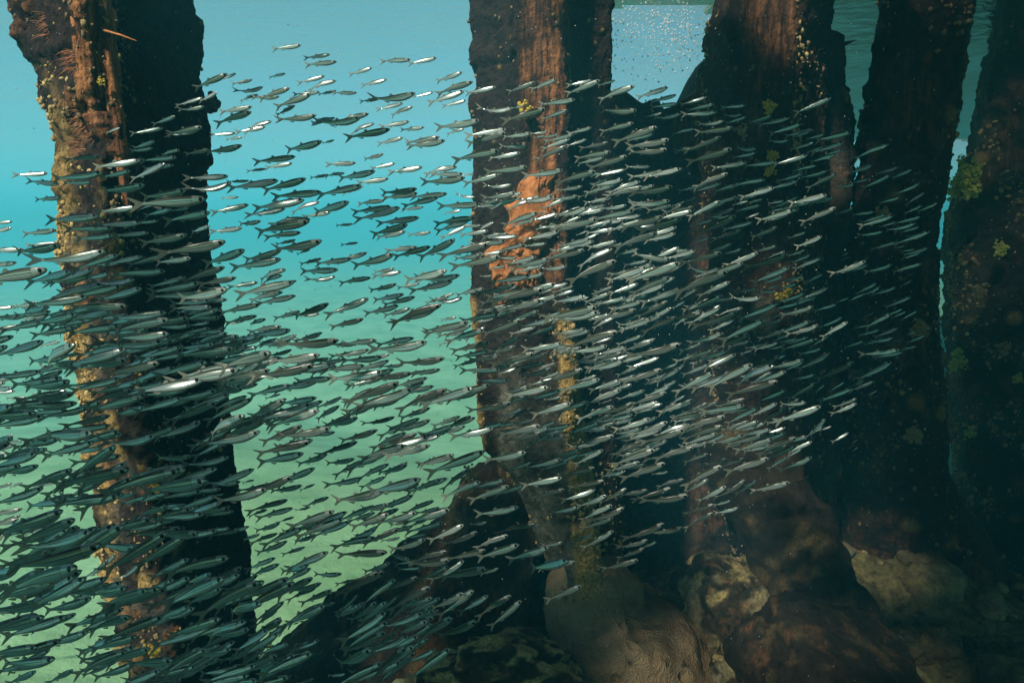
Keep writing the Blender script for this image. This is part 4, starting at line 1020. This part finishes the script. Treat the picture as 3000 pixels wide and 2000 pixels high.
# a few more half-hidden fish behind the ones read off, where the school is dense
base = [f for f in ITEMS]
count = 0
while count < 900:
    f = rnd.choice(base)
    cx, cy = (f[0] + f[2]) / 2, (f[1] + f[3]) / 2
    dense = cx < 1250 and cy > 850 + max(0, (cx - 560)) * 0.45
    mid = cx > 1400 and 560 < cy < 1350
    if not dense and not mid and rnd.random() < .88: continue
    if dense and cx > 700 and rnd.random() < .35: continue
    if mid and rnd.random() < .1: continue
    if cx > 2300 and rnd.random() < .6: continue
    q = rnd.uniform(.8, 1.12) if dense else rnd.uniform(.55, .85)
    dx, dy = (f[2] - f[0]) / 2 * q, (f[3] - f[1]) / 2 * q
    nx, ny = cx + rnd.gauss(0, 75), cy + rnd.gauss(0, 30)
    if ny > 1500 and nx > 1450 or ny > 1330 and nx > 1950: continue
    if not dense and 560 < nx < 1400 and ny < 1000 and rnd.random() < .7: continue
    ITEMS.append([nx - dx, ny - dy, nx + dx, ny + dy, False, True]); count += 1

def lookword(f, ln, bd):
    ang = math.degrees(math.atan2(f[1] - f[3], f[2] - f[0]))
    x = (f[0] + f[2]) / 2
    tone = 'bright silver' if f[4] else ('dark green' if x < 1000 else ('dull green' if x < 1350 else 'grey silver'))
    tilt = 'level' if ang < 7 else ('slightly climbing' if ang < 16 else ('climbing' if ang < 26 else 'steeply climbing'))
    return tone, tilt
POSES = []
for f in ITEMS:
    u, v = (f[0] + f[2]) / 2, (f[1] + f[3]) / 2
    du, dv = f[2] - f[0], f[3] - f[1]
    px = math.hypot(du, dv)
    L = 0.078 * rnd.uniform(0.93, 1.07)
    yaw = R(rnd.gauss(-4, 10))
    c = FPX * L * math.cos(yaw) / px
    bd, mx = backdrop(u, v)
    mx = min(mx, backdrop(f[0], f[1])[1], backdrop(f[2], f[3])[1]) - 0.04
    if c > mx:
        c = mx - rnd.uniform(0, 0.12); L = px * c / (FPX * math.cos(yaw))
    if f[5]: 
        c2 = min(mx, c * 1.15); L *= c2 / c; c = c2
    L *= 1.07
    p = ray(u, v) * c
    n2 = np.array([du, -dv]) / px
    fw = (RGT * n2[0] + UPV * n2[1]) * math.cos(yaw) + FWD * math.sin(yaw)
    # small correction so the fish points along the picture direction as seen off axis
    X = Vector(fw).normalized(); Zu = Vector((0, 0, 1)); Yv = Zu.cross(X).normalized(); Zv = X.cross(Yv)
    roll = R(rnd.gauss(17, 6) if f[4] else rnd.gauss(-9, 12))
    M = Matrix((X, Yv, Zv)).transposed() @ Matrix.Rotation(roll, 3, 'X')
    POSES.append((p, M, L, px, rnd.choices(range(5), [4, 3, 3, 1, 1])[0], bd, f))
vis = []
for i, q in enumerate(POSES):
    f = q[6]; u, v = (f[0] + f[2]) / 2, (f[1] + f[3]) / 2
    inx = max(0, min(3000, f[2]) - max(0, f[0])) / max(1, f[2] - f[0])
    iny = 1 if v < 1985 else .4
    vis.append(-1 if f[5] else q[3] * inx * iny)
order = sorted(range(len(POSES)), key=lambda i: -vis[i])
single, used = [], set()
SPECIAL = {}
tops = sorted([i for i in order if vis[i] > 0], key=lambda i: POSES[i][6][1])
chosen = []
for i in order:
    if len(chosen) >= 299 or vis[i] <= 0: break
    p, M, L, px, kb, bd, f = POSES[i]
    tone, tilt = lookword(f, px, bd)
    u, v = (f[0] + f[2]) / 2, (f[1] + f[3]) / 2
    key = (tone, bd, round(u / 30), round(v / 20))
    if key in used: continue
    used.add(key); chosen.append(i)
    single.append((i, '%s fish before %s, %d percent across and %d percent down' % (tone, bd, max(0, round(u / 30)), round(v / 20))))
GRP = 'silvery schooling fish streaming between the pilings'
for i, lab in single:
    p, M, L, px, kb, bd, f = POSES[i]
    pr = PROTO[kb]
    o = link('fish', pr['fish'])
    o.matrix_world = Matrix.Translation(Vector(p)) @ M.to_4x4() @ Matrix.Scale(L, 4)
    tag(o, lab, 'fish', GRP)
    for nm in ('tail_fin', 'dorsal_fin', 'anal_fin', 'pectoral_fin'):
        link(nm, pr[nm], o)
    for e in pr['eye']:
        link('eye', e, o)
# the rest of the school: one object
def school(idx):
    lo = []
    for k in BENDS:
        body, tail, dors, anal, pec, eyes = fish_parts(k, 15, 12)
        lo.append((body, tail, dors, anal, eyes))
    V, UV, Q, NG, off = [], [], {}, 0, 0
    for i in idx:
        p, M, L, px, kb, bd, f = POSES[i]
        Mn = np.array(M) * L
        body, tail, dors, anal, eyes = lo[kb]
        bits = [(body[0], body[1], body[2], None, 0), (tail[0], tail[1], None, None, 1), (dors[0], dors[1], None, None, 1), (anal[0], anal[1], None, None, 1)] + [(e[0], e[1], None, e[2], 2) for e in eyes]
        for vv, ff, uv, fm, mi in bits:
            V.append(vv @ Mn.T + p); UV.append(uv if uv is not None else np.full((len(vv), 2), .5))
            for a in (ff if isinstance(ff, list) else [ff]):
                Q.setdefault(a.shape[1], []).append((a + off, (fm + 2 if fm is not None else np.full(len(a), mi))))
            off += len(vv)
    fl, ml = [], []
    for n, l in Q.items():
        fl.append(np.concatenate([a for a, _ in l])); ml.append(np.concatenate([b for _, b in l]))
    o = link('fish_school', mesh_np('fish_school', np.concatenate(V), fl, [FISH, FIN, PUPIL, IRIS], uv=np.concatenate(UV), fmat=np.concatenate(ml)))
    o['kind'] = 'stuff'
cs = set(chosen)
school([i for i in range(len(POSES)) if i not in cs])

# ------------------------------------------------------------------ bubbles and drifting specks
def specks(name, pts, rads, mat, nl=5, nm=6):
    d, F = sphere_dirs(nl, nm)
    V = np.concatenate([d * r + p for p, r in zip(pts, rads)])
    Fa = np.concatenate([F + len(d) * k for k in range(len(pts))])
    o = link(name, mesh_np(name, V, Fa, [mat])); o['kind'] = 'stuff'
BUB = plain('air_bubble', (0.95, 0.97, 0.97), 0.1, 0.3)
SPK = plain('plankton', (0.62, 0.62, 0.55), 0.6)
rs = np.random.RandomState(3)
pts, rads = [], []
while len(pts) < 900:
    u, v = rs.normal(1960, 110), abs(rs.normal(0, 110))
    if not (1790 < u < 2090) or v > 460: continue
    y = rs.uniform(3.6, 4.6)
    q = at_y(u, v, y)
    if q[2] > SURF - 0.03: continue
    pts.append(q); rads.append(rs.uniform(0.5, 1.6) ** 1.5 * 0.0027)
specks('bubbles', pts, rads, BUB)
pts, rads = [], []
for k in range(1000):
    u, v = rs.uniform(0, 3000), rs.uniform(0, 2000)
    if v > 1000 and rs.rand() < .4: continue
    c = rs.uniform(.7, 2.0)
    if c > backdrop(u, v)[1]: continue
    pts.append(ray(u, v) * c); rads.append(c * rs.uniform(.4, 1.0) / FPX * 1.8)
specks('plankton', pts, rads, SPK)
